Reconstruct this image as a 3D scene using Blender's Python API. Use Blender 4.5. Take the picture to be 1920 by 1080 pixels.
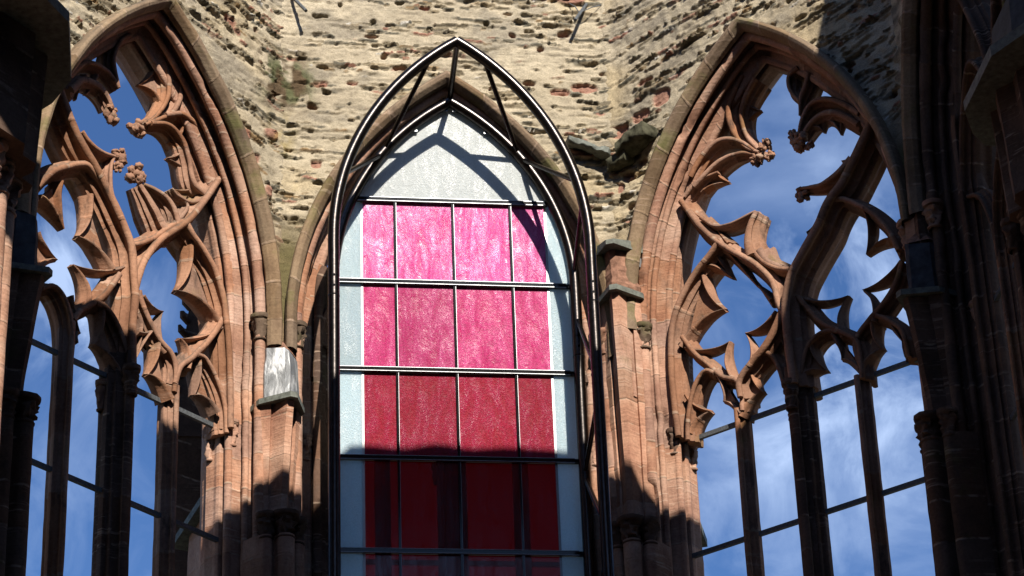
import bpy, math, random
import numpy as np
from mathutils import Matrix, Vector
for o in list(bpy.data.objects): bpy.data.objects.remove(o)
SC = bpy.context.scene
COL = SC.collection
PI = math.pi
# ------------------------------------------------------------------ camera
CX, CY, Z0 = -2.5074, -18.9804, 1.6
YAW, PITCH, ROLL, FPX = .134, .503, -.0389, 5118.5
Fv = np.array([math.sin(YAW)*math.cos(PITCH), math.cos(YAW)*math.cos(PITCH), math.sin(PITCH)])
_r = np.array([math.cos(YAW), -math.sin(YAW), 0.]); _u = np.cross(_r, Fv)
Rv = _r*math.cos(ROLL)+_u*math.sin(ROLL); Uv = -_r*math.sin(ROLL)+_u*math.cos(ROLL)
cam = bpy.data.cameras.new('camera'); camo = bpy.data.objects.new('camera', cam); COL.objects.link(camo)
camo.matrix_world = Matrix(((Rv[0], Uv[0], -Fv[0], CX), (Rv[1], Uv[1], -Fv[1], CY), (Rv[2], Uv[2], -Fv[2], Z0), (0, 0, 0, 1)))
cam.sensor_width = 36; cam.lens = FPX/1920*36; cam.clip_end = 3000; cam.clip_start = .1
SC.camera = camo
# ------------------------------------------------------------------ sun and sky
LV = Vector((-.17, 1, -.78)).normalized()                  # way the sunlight travels
SUN_EL = math.asin(-LV.z); SUN_ROT = math.atan2(-LV.x, -LV.y)
sl = bpy.data.lights.new('sun', 'SUN'); sl.energy = 5.0; sl.angle = math.radians(.5); sl.color = (1, .93, .82)
so = bpy.data.objects.new('sun', sl); COL.objects.link(so); so.rotation_euler = LV.to_track_quat('-Z', 'Y').to_euler(); so.location = (6, -30, 30)
W = bpy.data.worlds.new('World'); SC.world = W; W.use_nodes = True
nt = W.node_tree; N = nt.nodes; Lk = nt.links; N.clear()
out = N.new('ShaderNodeOutputWorld'); bg = N.new('ShaderNodeBackground'); Lk.new(bg.outputs[0], out.inputs[0])
sky = N.new('ShaderNodeTexSky'); sky.sky_type = 'NISHITA'; sky.sun_disc = False
sky.sun_elevation = SUN_EL; sky.sun_rotation = SUN_ROT; sky.air_density = 1.0; sky.dust_density = .3; sky.ozone_density = 2.2
SKYSTR = .057
tc = N.new('ShaderNodeTexCoord')
mp = N.new('ShaderNodeMapping'); mp.inputs['Scale'].default_value = (1, 1, 1.7); mp.inputs['Location'].default_value = (.35, .2, .1)
Lk.new(tc.outputs['Generated'], mp.inputs[0])
n1 = N.new('ShaderNodeTexNoise'); n1.inputs['Scale'].default_value = 7; n1.inputs['Detail'].default_value = 9; n1.inputs['Roughness'].default_value = .55; n1.inputs['Distortion'].default_value = .35
Lk.new(mp.outputs[0], n1.inputs['Vector'])
cr = N.new('ShaderNodeValToRGB'); cr.color_ramp.elements[0].position = .47; cr.color_ramp.elements[1].position = .74
cr.color_ramp.elements[1].color = (.50, .50, .50, 1)
Lk.new(n1.outputs['Fac'], cr.inputs[0])
tint = N.new('ShaderNodeMix'); tint.data_type = 'RGBA'; tint.blend_type = 'MULTIPLY'; tint.inputs[0].default_value = 1
Lk.new(sky.outputs[0], tint.inputs[6]); tint.inputs[7].default_value = (.72, 1.0, 1.42, 1)
def skydir(x, y):
    d = Fv+Rv*(x-960)/FPX-Uv*(y-540)/FPX; return tuple(d/np.linalg.norm(d))
def wm(op, a, b):
    m = N.new('ShaderNodeMath'); m.operation = op; m.use_clamp = op == 'ADD'
    for q, i in ((a, 0), (b, 1)):
        if hasattr(q, 'node'): Lk.new(q, m.inputs[i])
        else: m.inputs[i].default_value = q
    return m.outputs[0]
n2 = N.new('ShaderNodeTexNoise'); n2.inputs['Scale'].default_value = 26; n2.inputs['Detail'].default_value = 9; n2.inputs['Roughness'].default_value = .6; n2.inputs['Distortion'].default_value = .6
Lk.new(tc.outputs['Generated'], n2.inputs['Vector'])
cl = cr.outputs[0]
for (cx_, cy_, rad, amt) in ((120, 500, 150, .95), (190, 640, 110, .6), (1590, 500, 190, .6), (1480, 860, 380, .38), (1650, 760, 200, .5), (80, 950, 260, .25)):      # cumulus and thin veils, each at its own bearing
    dt = N.new('ShaderNodeVectorMath'); dt.operation = 'DISTANCE'; Lk.new(tc.outputs['Generated'], dt.inputs[0]); dt.inputs[1].default_value = skydir(cx_, cy_)
    f = wm('SUBTRACT', 1.35, wm('DIVIDE', dt.outputs['Value'], rad/FPX)); f = wm('ADD', wm('MULTIPLY', f, .55), wm('MULTIPLY', wm('SUBTRACT', n2.outputs['Fac'], .56), 3.4))
    f = wm('MULTIPLY', f, wm('MAXIMUM', wm('SUBTRACT', 1.25, wm('DIVIDE', dt.outputs['Value'], rad/FPX*1.25)), 0.))
    cl = wm('ADD', cl, wm('MULTIPLY', wm('MAXIMUM', f, 0.), amt))
cl = wm('MINIMUM', cl, .82)
mx = N.new('ShaderNodeMix'); mx.data_type = 'RGBA'; Lk.new(cl, mx.inputs[0]); Lk.new(tint.outputs[2], mx.inputs[6])
mx.inputs[7].default_value = (7.0, 9.0, 13., 1)
Lk.new(mx.outputs[2], bg.inputs[0]); bg.inputs[1].default_value = SKYSTR
SC.view_settings.view_transform = 'Standard'; SC.view_settings.look = 'None'; SC.view_settings.exposure = .6; SC.view_settings.gamma = 1
SC.render.engine = 'CYCLES'
try:
    SC.cycles.max_bounces = 6; SC.cycles.diffuse_bounces = 1; SC.cycles.transparent_max_bounces = 8; SC.cycles.sample_clamp_indirect = 4
except Exception: pass
# ------------------------------------------------------------------ constants of the apse
A45 = PI/4; RR = 4.0; HALF = RR*math.tan(A45/2)
HS = 12.3+Z0                    # springing of the big arches
AA = 1.82                       # how far past the middle each arc is struck
HM = 11.15+Z0                   # capitals of the tracery order
rng = np.random.default_rng(5)
def inv(k, dep, x, y):
    """a sight line met with the plane of wall k (depth dep) -> that wall's own coordinates"""
    d = Fv+Rv*(x-960)/FPX-Uv*(y-540)/FPX
    n = np.array([math.sin(k*A45), math.cos(k*A45), 0]); t = np.array([math.cos(k*A45), -math.sin(k*A45), 0])
    c = np.array([CX, CY, Z0]); T = ((RR+dep)-c@n)/(d@n); X = c+d*T
    return (float(X@t), float(X[2]))
# ------------------------------------------------------------------ noise
def _hash(i, j, k, s):
    v = (i*374761393+j*668265263+k*2147483647+s*1274126177) & 0xffffffff
    v = ((v ^ (v >> 13))*1274126177) & 0xffffffff
    v = (v ^ (v >> 16)) & 0xffff
    return v/65535.
def vnoise(p, s=0):
    p = np.asarray(p, float); i = np.floor(p).astype(np.int64); f = p-i; f = f*f*(3-2*f); r = 0
    for a in (0, 1):
        for b in (0, 1):
            for c in (0, 1):
                w = (f[..., 0] if a else 1-f[..., 0])*(f[..., 1] if b else 1-f[..., 1])*(f[..., 2] if c else 1-f[..., 2])
                r = r+w*_hash(i[..., 0]+a, i[..., 1]+b, i[..., 2]+c, s)
    return r*2-1
def fbm(p, s=0, o=3):
    r = 0; a = 1; t = 0
    for q in range(o): r = r+a*vnoise(np.asarray(p)*2**q, s+q*7); t += a; a *= .5
    return r/t
def sst(a, b, x): t = np.clip((x-a)/(b-a), 0, 1); return t*t*(3-2*t)
# ------------------------------------------------------------------ scene helpers
def tagit(o, label=None, cat=None, group=None, kind=None):
    if label: o['label'] = label
    if cat: o['category'] = cat
    if group: o['group'] = group
    if kind: o['kind'] = kind
    return o
def empty(name, label, cat, loc=(0, 0, 0), rz=0, group=None):
    o = bpy.data.objects.new(name, None); COL.objects.link(o); o.location = loc; o.rotation_euler = (0, 0, rz); o.empty_display_size = .3
    return tagit(o, label, cat, group)
def mkmesh(name, V, F, mat, parent=None, uv=None, col=None, smooth=True, label=None):
    me = bpy.data.meshes.new(name); V = np.asarray(V, np.float32); me.vertices.add(len(V)); me.vertices.foreach_set('co', V.ravel())
    if isinstance(F, np.ndarray):
        n = F.shape[1]; fl = F.ravel().astype(np.int32); st = np.arange(0, len(fl), n, dtype=np.int32)
    else:
        fl = np.array([i for f in F for i in f], np.int32); st = np.cumsum([0]+[len(f) for f in F[:-1]]).astype(np.int32)
    me.loops.add(len(fl)); me.loops.foreach_set('vertex_index', fl)
    me.polygons.add(len(st)); me.polygons.foreach_set('loop_start', st)
    me.update(calc_edges=True)
    if uv is not None:
        l = me.uv_layers.new(name='UVMap'); l.data.foreach_set('uv', np.asarray(uv, np.float32)[fl].ravel())
    if col is not None:
        c = me.color_attributes.new('Col', 'FLOAT_COLOR', 'POINT'); cc = np.ones((len(V), 4), np.float32); cc[:, :3] = col; c.data.foreach_set('color', cc.ravel())
    me.validate()
    me.polygons.foreach_set('use_smooth', np.full(len(me.polygons), bool(smooth)))
    me.materials.append(mat)
    o = bpy.data.objects.new(name, me); COL.objects.link(o)
    if parent: o.parent = parent
    if label: o['label'] = label
    return o
def grid_faces(n, m, closed=False):
    i = np.arange(n-1)[:, None]; j = np.arange(m if closed else m-1)[None, :]; j2 = (j+1) % m
    return np.stack([(i*m+j)+0*j, i*m+j2, (i+1)*m+j2, (i+1)*m+j], -1).reshape(-1, 4)
class MB:
    def __init__(s): s.V = []; s.F = []; s.U = []; s.n = 0
    def add(s, V, F, uv=None):
        V = np.asarray(V, float).reshape(-1, 3)
        if uv is None: uv = np.stack([V[:, 2]+V[:, 0]*.37, V[:, 1]], 1)
        s.V.append(V); s.U.append(np.asarray(uv, float).reshape(-1, 2)); s.F += [tuple(int(i)+s.n for i in f) for f in F]; s.n += len(V)
        return s
    def box(s, a, b):
        x0, y0, z0 = a; x1, y1, z1 = b
        V = [(x, y, z) for z in (z0, z1) for y in (y0, y1) for x in (x0, x1)]
        return s.add(V, [(0, 2, 3, 1), (4, 5, 7, 6), (0, 1, 5, 4), (2, 6, 7, 3), (0, 4, 6, 2), (1, 3, 7, 5)])
    def prism(s, pts, z0, z1, top=None):
        """plan polygon pts between z0 and z1 (numbers or per-point lists); top = other polygon at z1"""
        n = len(pts); t = top or pts
        za = z0 if hasattr(z0, '__len__') else [z0]*n; zb = z1 if hasattr(z1, '__len__') else [z1]*n
        V = [(p[0], p[1], z) for p, z in zip(pts, za)]+[(p[0], p[1], z) for p, z in zip(t, zb)]
        return s.add(V, [tuple(range(n-1, -1, -1)), tuple(range(n, 2*n))]+[(i, (i+1) % n, n+(i+1) % n, n+i) for i in range(n)])
    def ring(s, P, ringfn, cap=True, uvs=1.):
        """loft of closed rings; P list of centres, ringfn(i) -> (m,3) points"""
        R = [np.asarray(ringfn(i), float) for i in range(len(P))]; m = len(R[0]); V = np.concatenate(R)
        L = np.concatenate([[0], np.cumsum(np.linalg.norm(np.diff(np.asarray(P, float), axis=0), axis=1))])
        pv = np.concatenate([[0], np.cumsum(np.linalg.norm(np.diff(R[0], axis=0), axis=1))])
        uv = np.stack([np.repeat(L, m)*uvs, np.tile(pv, len(R))], 1)
        F = [tuple(f) for f in grid_faces(len(R), m, True)]
        if cap: F += [tuple(range(m-1, -1, -1)), tuple(range((len(R)-1)*m, len(R)*m))]
        return s.add(V, F, uv)
    def tube(s, P, r, seg=14, cap=True):
        P = [np.asarray(p, float) for p in P]; n = len(P); T = []
        for i in range(n):
            t = P[min(i+1, n-1)]-P[max(i-1, 0)]; T.append(t/np.linalg.norm(t))
        up = np.array([0, 1., 0]) if abs(T[0][1]) < .9 else np.array([1., 0, 0])
        rr = r if hasattr(r, '__len__') else [r]*n
        def f(i):
            a = np.cross(T[i], up); a /= np.linalg.norm(a); b = np.cross(T[i], a)
            return [P[i]+rr[i]*(a*math.cos(q)+b*math.sin(q)) for q in np.arange(seg)*2*PI/seg]
        return s.ring(P, f, cap)
    def jitter(s, amp, sc=8, seed=1):
        for i, V in enumerate(s.V):
            d = np.stack([fbm(V*sc+q*31.7, seed+q, 2) for q in range(3)], 1); s.V[i] = V+d*amp
        return s
    def build(s, name, mat, parent=None, smooth=False, label=None, loc=None):
        V = np.concatenate(s.V); U = np.concatenate(s.U)
        o = mkmesh(name, V, s.F, mat, parent, uv=U, smooth=smooth, label=label)
        if loc is not None: o.location = loc
        return o
def smooth_auto(o, ang=40):
    o.data.polygons.foreach_set('use_smooth', np.ones(len(o.data.polygons), bool))
    try: o.data.set_sharp_from_angle(angle=math.radians(ang))
    except Exception: pass
    return o
def crom(pts, step=.03):
    """Catmull-Rom through 2D/3D points, resampled"""
    P = [np.asarray(p, float) for p in pts]
    if len(P) == 2: P = [P[0], (P[0]*2+P[1])/3, (P[0]+P[1]*2)/3, P[1]]
    Q = [2*P[0]-P[1]]+P+[2*P[-1]-P[-2]]; o = []
    for i in range(1, len(Q)-2):
        for t in np.linspace(0, 1, 10, endpoint=False):
            a, b, c, d = Q[i-1], Q[i], Q[i+1], Q[i+2]
            o.append(.5*((2*b)+(c-a)*t+(2*a-5*b+4*c-d)*t*t+(3*b-a-3*c+d)*t**3))
    o.append(P[-1]); o = np.array(o)
    L = np.concatenate([[0], np.cumsum(np.linalg.norm(np.diff(o, axis=0), axis=1))]); n = max(3, int(L[-1]/step)+1)
    q = np.linspace(0, L[-1], n)
    return np.stack([np.interp(q, L, o[:, j]) for j in range(o.shape[1])], 1)
# ------------------------------------------------------------------ materials
def newmat(name):
    m = bpy.data.materials.new(name); m.use_nodes = True; nt = m.node_tree
    return m, nt, nt.nodes['Principled BSDF'], nt.nodes['Material Output']
def node(nt, typ, **kw):
    n = nt.nodes.new(typ)
    for k, v in kw.items():
        if k[0] == '_': setattr(n, k[1:], v)
        else: n.inputs[k.replace('__', ' ')].default_value = v
    return n
def ramp(nt, src, stops):
    r = nt.nodes.new('ShaderNodeValToRGB'); e = r.color_ramp.elements
    while len(e) < len(stops): e.new(.5)
    for q, (p, c) in zip(e, stops): q.position = p; q.color = (*c, 1) if len(c) == 3 else c
    nt.links.new(src, r.inputs[0]); return r
def mixc(nt, fac, a, b, mode='MIX'):
    m = nt.nodes.new('ShaderNodeMix'); m.data_type = 'RGBA'; m.blend_type = mode
    for s, i in ((fac, 0), (a, 6), (b, 7)):
        if hasattr(s, 'is_linked') or hasattr(s, 'node'): nt.links.new(s, m.inputs[i])
        else: m.inputs[i].default_value = s if i == 0 else (*s, 1)
    return m.outputs[2]
def math_(nt, op, a, b=0., c=None):
    m = nt.nodes.new('ShaderNodeMath'); m.operation = op
    for s, i in ((a, 0), (b, 1), (c, 2)):
        if s is None: continue
        if hasattr(s, 'node'): nt.links.new(s, m.inputs[i])
        else: m.inputs[i].default_value = s
    return m.outputs[0]
def sandstone(name, tones, moss=0., joint=.34, strata=1., mosscol=(.13, .15, .03), dark=.25, jointcol=(.47, .34, .25)):
    tones = [tuple(c*.80 for c in t) for t in tones]; mosscol = tuple(c*.8 for c in mosscol); jointcol = tuple(c*.8 for c in jointcol)
    m, nt, p, o = newmat(name); L = nt.links
    tc = nt.nodes.new('ShaderNodeTexCoord'); oi = nt.nodes.new('ShaderNodeObjectInfo'); uvm = nt.nodes.new('ShaderNodeUVMap')
    off = nt.nodes.new('ShaderNodeVectorMath'); off.operation = 'MULTIPLY_ADD'; L.new(oi.outputs['Location'], off.inputs[0]); off.inputs[1].default_value = (1.3, 2.1, 0); L.new(tc.outputs['Object'], off.inputs[2])
    P = off.outputs[0]
    # block joints along the run of the moulding
    sep = nt.nodes.new('ShaderNodeSeparateXYZ'); L.new(uvm.outputs[0], sep.inputs[0])
    nj = node(nt, 'ShaderNodeTexNoise', Scale=9., Detail=3.); L.new(P, nj.inputs['Vector'])
    u = math_(nt, 'ADD', math_(nt, 'DIVIDE', sep.outputs[0], joint), math_(nt, 'MULTIPLY', nj.outputs[0], .09))
    vd = nt.nodes.new('ShaderNodeTexVoronoi'); vd.voronoi_dimensions = '1D'; vd.feature = 'DISTANCE_TO_EDGE'; vd.inputs['Scale'].default_value = 1; vd.inputs['Randomness'].default_value = .65; L.new(u, vd.inputs['W'])
    vc = nt.nodes.new('ShaderNodeTexVoronoi'); vc.voronoi_dimensions = '1D'; vc.inputs['Scale'].default_value = 1; vc.inputs['Randomness'].default_value = .65; L.new(u, vc.inputs['W'])
    jm = ramp(nt, vd.outputs['Distance'], [(.0, (1, 1, 1)), (.018, (1, 1, 1)), (.034, (0, 0, 0))])
    big = node(nt, 'ShaderNodeTexNoise', Scale=2.2, Detail=5., Roughness=.6); L.new(P, big.inputs['Vector'])
    col = ramp(nt, big.outputs[0], [(.3, tones[0]), (.5, tones[1]), (.72, tones[2])]).outputs[0]
    bl = nt.nodes.new('ShaderNodeHueSaturation'); L.new(col, bl.inputs['Color'])
    sp = nt.nodes.new('ShaderNodeSeparateColor'); L.new(vc.outputs['Color'], sp.inputs[0])
    mr = nt.nodes.new('ShaderNodeMapRange'); L.new(sp.outputs[0], mr.inputs[0]); mr.inputs[3].default_value = .78; mr.inputs[4].default_value = 1.22; L.new(mr.outputs[0], bl.inputs['Value'])
    mr = nt.nodes.new('ShaderNodeMapRange'); L.new(sp.outputs[1], mr.inputs[0]); mr.inputs[3].default_value = .82; mr.inputs[4].default_value = 1.1; L.new(mr.outputs[0], bl.inputs['Saturation'])
    col = bl.outputs[0]
    # weathered bedding lines
    mpp = nt.nodes.new('ShaderNodeMapping'); mpp.inputs['Scale'].default_value = (2.2, 2.2, 30); L.new(P, mpp.inputs[0])
    st = node(nt, 'ShaderNodeTexNoise', Scale=1., Detail=4., Distortion=.8); L.new(mpp.outputs[0], st.inputs['Vector'])
    wh = node(nt, 'ShaderNodeTexNoise', Scale=1.4, Detail=2.); L.new(P, wh.inputs['Vector'])
    whm = ramp(nt, wh.outputs[0], [(.48, (0, 0, 0)), (.62, (1, 1, 1))]).outputs[0]
    sm = ramp(nt, st.outputs[0], [(.58, (0, 0, 0)), (.66, (1, 1, 1))]).outputs[0]
    stm = math_(nt, 'MULTIPLY', math_(nt, 'MULTIPLY', sm, whm), .65*strata)
    col = mixc(nt, stm, col, (.60, .44, .34))
    fine = node(nt, 'ShaderNodeTexNoise', Scale=38., Detail=6., Roughness=.7); L.new(P, fine.inputs['Vector'])
    col = mixc(nt, .55, col, ramp(nt, fine.outputs[0], [(.3, (.52, .50, .48)), (.55, (1, 1, 1)), (.75, (1.25, 1.22, 1.2))]).outputs[0], 'MULTIPLY')
    # dark crust in patches
    dk = node(nt, 'ShaderNodeTexNoise', Scale=3.4, Detail=8., Roughness=.65, Distortion=.4); mp2 = nt.nodes.new('ShaderNodeMapping'); mp2.inputs['Location'].default_value = (7, 3, 2); mp2.inputs['Scale'].default_value = (1.6, 1.6, .7); L.new(P, mp2.inputs[0]); L.new(mp2.outputs[0], dk.inputs['Vector'])
    dm = ramp(nt, dk.outputs[0], [(.56, (0, 0, 0)), (.70, (1, 1, 1))]).outputs[0]
    col = mixc(nt, math_(nt, 'MULTIPLY', dm, dark*1.6), col, (.075, .055, .045))
    ge = nt.nodes.new('ShaderNodeNewGeometry'); gs = nt.nodes.new('ShaderNodeSeparateXYZ'); L.new(ge.outputs['Normal'], gs.inputs[0])
    upm = math_(nt, 'MULTIPLY', ramp(nt, gs.outputs[2], [(.25, (0, 0, 0)), (.7, (1, 1, 1))]).outputs[0], ramp(nt, dk.outputs[0], [(.42, (0, 0, 0)), (.52, (1, 1, 1))]).outputs[0])
    col = mixc(nt, math_(nt, 'MULTIPLY', upm, .75), col, (.085, .075, .06))
    mo = node(nt, 'ShaderNodeTexNoise', Scale=1.9, Detail=7., Roughness=.62); mp3 = nt.nodes.new('ShaderNodeMapping'); mp3.inputs['Location'].default_value = (1, 9, 4); L.new(P, mp3.inputs[0]); L.new(mp3.outputs[0], mo.inputs['Vector'])
    mm = ramp(nt, mo.outputs[0], [(.62-.3*moss, (0, 0, 0)), (.74-.25*moss, (1, 1, 1))]).outputs[0]
    col = mixc(nt, math_(nt, 'MULTIPLY', mm, min(.9, .35+moss)), col, mosscol)
    col = mixc(nt, math_(nt, 'MULTIPLY', jm.outputs[0], ramp(nt, nj.outputs[0], [(.44, (.0, .0, .0)), (.62, (.8, .8, .8))]).outputs[0]), col, jointcol)
    L.new(col, p.inputs['Base Color']); p.inputs['Roughness'].default_value = .93; p.inputs['Specular IOR Level'].default_value = .12
    h = math_(nt, 'ADD', math_(nt, 'MULTIPLY', fine.outputs[0], .5), math_(nt, 'MULTIPLY', st.outputs[0], 1.1*strata))
    h = math_(nt, 'SUBTRACT', h, math_(nt, 'MULTIPLY', jm.outputs[0], .5))
    b = nt.nodes.new('ShaderNodeBump'); b.inputs['Strength'].default_value = .6; b.inputs['Distance'].default_value = .012; L.new(h, b.inputs['Height']); L.new(b.outputs[0], p.inputs['Normal'])
    return m
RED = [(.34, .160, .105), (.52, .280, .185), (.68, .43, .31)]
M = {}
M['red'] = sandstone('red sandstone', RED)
M['tracery'] = sandstone('carved sandstone', [(.27, .130, .078), (.42, .215, .130), (.50, .28, .18)], strata=.5, joint=.62, dark=.55, moss=.10, mosscol=(.23, .20, .06))
M['olive'] = sandstone('weathered hood sandstone', [(.19, .125, .08), (.29, .20, .125), (.34, .25, .16)], moss=.24, joint=.42, strata=.5, mosscol=(.17, .19, .05))
M['moss'] = sandstone('mossy sandstone', [(.09, .075, .04), (.17, .13, .08), (.3, .18, .12)], moss=.75, joint=.6, strata=.3, mosscol=(.12, .13, .04))
M['mosscap'] = sandstone('mossy capital stone', [(.10, .07, .045), (.20, .13, .08), (.3, .18, .12)], moss=.35, joint=.6, strata=.3, mosscol=(.10, .11, .03))
M['dark'] = sandstone('shade-toned sandstone', [(.10, .062, .045), (.17, .10, .07), (.24, .14, .095)], joint=.4, strata=.6, dark=.5)  # darker copy of the red stone, with the shade of unlit parts painted in
def rubblemat():
    m, nt, p, o = newmat('rubble masonry'); L = nt.links
    at = nt.nodes.new('ShaderNodeVertexColor'); at.layer_name = 'Col'; tc = nt.nodes.new('ShaderNodeTexCoord')
    f = node(nt, 'ShaderNodeTexNoise', Scale=70., Detail=8., Roughness=.78); mp = nt.nodes.new('ShaderNodeMapping'); mp.inputs['Scale'].default_value = (.8, .8, 1.6); L.new(tc.outputs['Object'], mp.inputs[0]); L.new(mp.outputs[0], f.inputs['Vector'])
    g = node(nt, 'ShaderNodeTexNoise', Scale=9., Detail=5., Roughness=.6); L.new(tc.outputs['Object'], g.inputs['Vector'])
    c = mixc(nt, .8, at.outputs[0], ramp(nt, f.outputs[0], [(.32, (.35, .33, .30)), (.5, (1, 1, 1)), (.70, (1.35, 1.34, 1.30))]).outputs[0], 'MULTIPLY')
    c = mixc(nt, .7, c, ramp(nt, g.outputs[0], [(.3, (.68, .67, .66)), (.55, (1.03, 1.02, 1))]).outputs[0], 'MULTIPLY')
    L.new(c, p.inputs['Base Color']); p.inputs['Roughness'].default_value = .95; p.inputs['Specular IOR Level'].default_value = .12
    b = nt.nodes.new('ShaderNodeBump'); b.inputs['Strength'].default_value = .9; b.inputs['Distance'].default_value = .012
    L.new(math_(nt, 'ADD', f.outputs[0], math_(nt, 'MULTIPLY', g.outputs[0], .8)), b.inputs['Height']); L.new(b.outputs[0], p.inputs['Normal'])
    return m
M['rubble'] = rubblemat()
def simple(name, col, rough=.6, metal=0., bump=0., bs=20., var=.0, spec=.5):
    m, nt, p, o = newmat(name); L = nt.links; tc = nt.nodes.new('ShaderNodeTexCoord')
    n = node(nt, 'ShaderNodeTexNoise', Scale=bs, Detail=6., Roughness=.65); L.new(tc.outputs['Object'], n.inputs['Vector'])
    lo = tuple(c*(1-var) for c in col); hi = tuple(min(1, c*(1+var)) for c in col)
    L.new(ramp(nt, n.outputs[0], [(.35, lo), (.65, hi)]).outputs[0], p.inputs['Base Color'])
    p.inputs['Roughness'].default_value = rough; p.inputs['Metallic'].default_value = metal; p.inputs['Specular IOR Level'].default_value = spec
    if bump:
        b = nt.nodes.new('ShaderNodeBump'); b.inputs['Strength'].default_value = bump; b.inputs['Distance'].default_value = .01; L.new(n.outputs[0], b.inputs['Height']); L.new(b.outputs[0], p.inputs['Normal'])
    return m
M['steel'] = simple('blackened steel', (.052, .046, .044), .27, 1., .05, 30, .35)
M['bar'] = simple('black glazing bar', (.008, .008, .009), .10, 0., .0, 30, .2, .25)
M['lip'] = simple('aluminium lip', (.20, .21, .22), .35, .6, .05, 40, .15)
M['iron'] = simple('wrought iron', (.10, .11, .12), .6, .3, .4, 40, .35)
M['slate'] = simple('slate weathering', (.13, .14, .12), .75, 0., .5, 18, .4)
M['white'] = simple('white edge strip', (.8, .8, .8), .5, 0., .0, 18, .05)
M['ground'] = simple('trodden earth', (.11, .10, .07), .95, 0., .8, 3, .5)
M['mossrock'] = simple('mossy slate', (.075, .072, .048), .95, 0., 1., 9, .55, .1)
M['brown'] = simple('broken sandstone core', (.24, .13, .09), .95, 0., 1., 14, .4, .1)
def leadmat():
    m, nt, p, o = newmat('lead sheet'); L = nt.links; tc = nt.nodes.new('ShaderNodeTexCoord')
    mp = nt.nodes.new('ShaderNodeMapping'); mp.inputs['Scale'].default_value = (9, 9, 2.2); L.new(tc.outputs['Object'], mp.inputs[0])
    n = node(nt, 'ShaderNodeTexNoise', Scale=1.3, Detail=8., Roughness=.65, Distortion=.8); L.new(mp.outputs[0], n.inputs['Vector'])
    L.new(ramp(nt, n.outputs[0], [(.36, (.16, .165, .17)), (.52, (.30, .31, .32)), (.60, (.62, .63, .64)), (.7, (.75, .75, .75))]).outputs[0], p.inputs['Base Color'])
    p.inputs['Metallic'].default_value = .35; p.inputs['Roughness'].default_value = .5
    b = nt.nodes.new('ShaderNodeBump'); b.inputs['Strength'].default_value = .5; b.inputs['Distance'].default_value = .02; L.new(n.outputs[0], b.inputs['Height']); L.new(b.outputs[0], p.inputs['Normal'])
    return m
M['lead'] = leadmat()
M['leadshade'] = simple('shade-toned lead sheet', (.045, .05, .06), .7, 0., .4, 9, .4, .2)  # lead for the shadowed covers, their shade put into the colour
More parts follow.
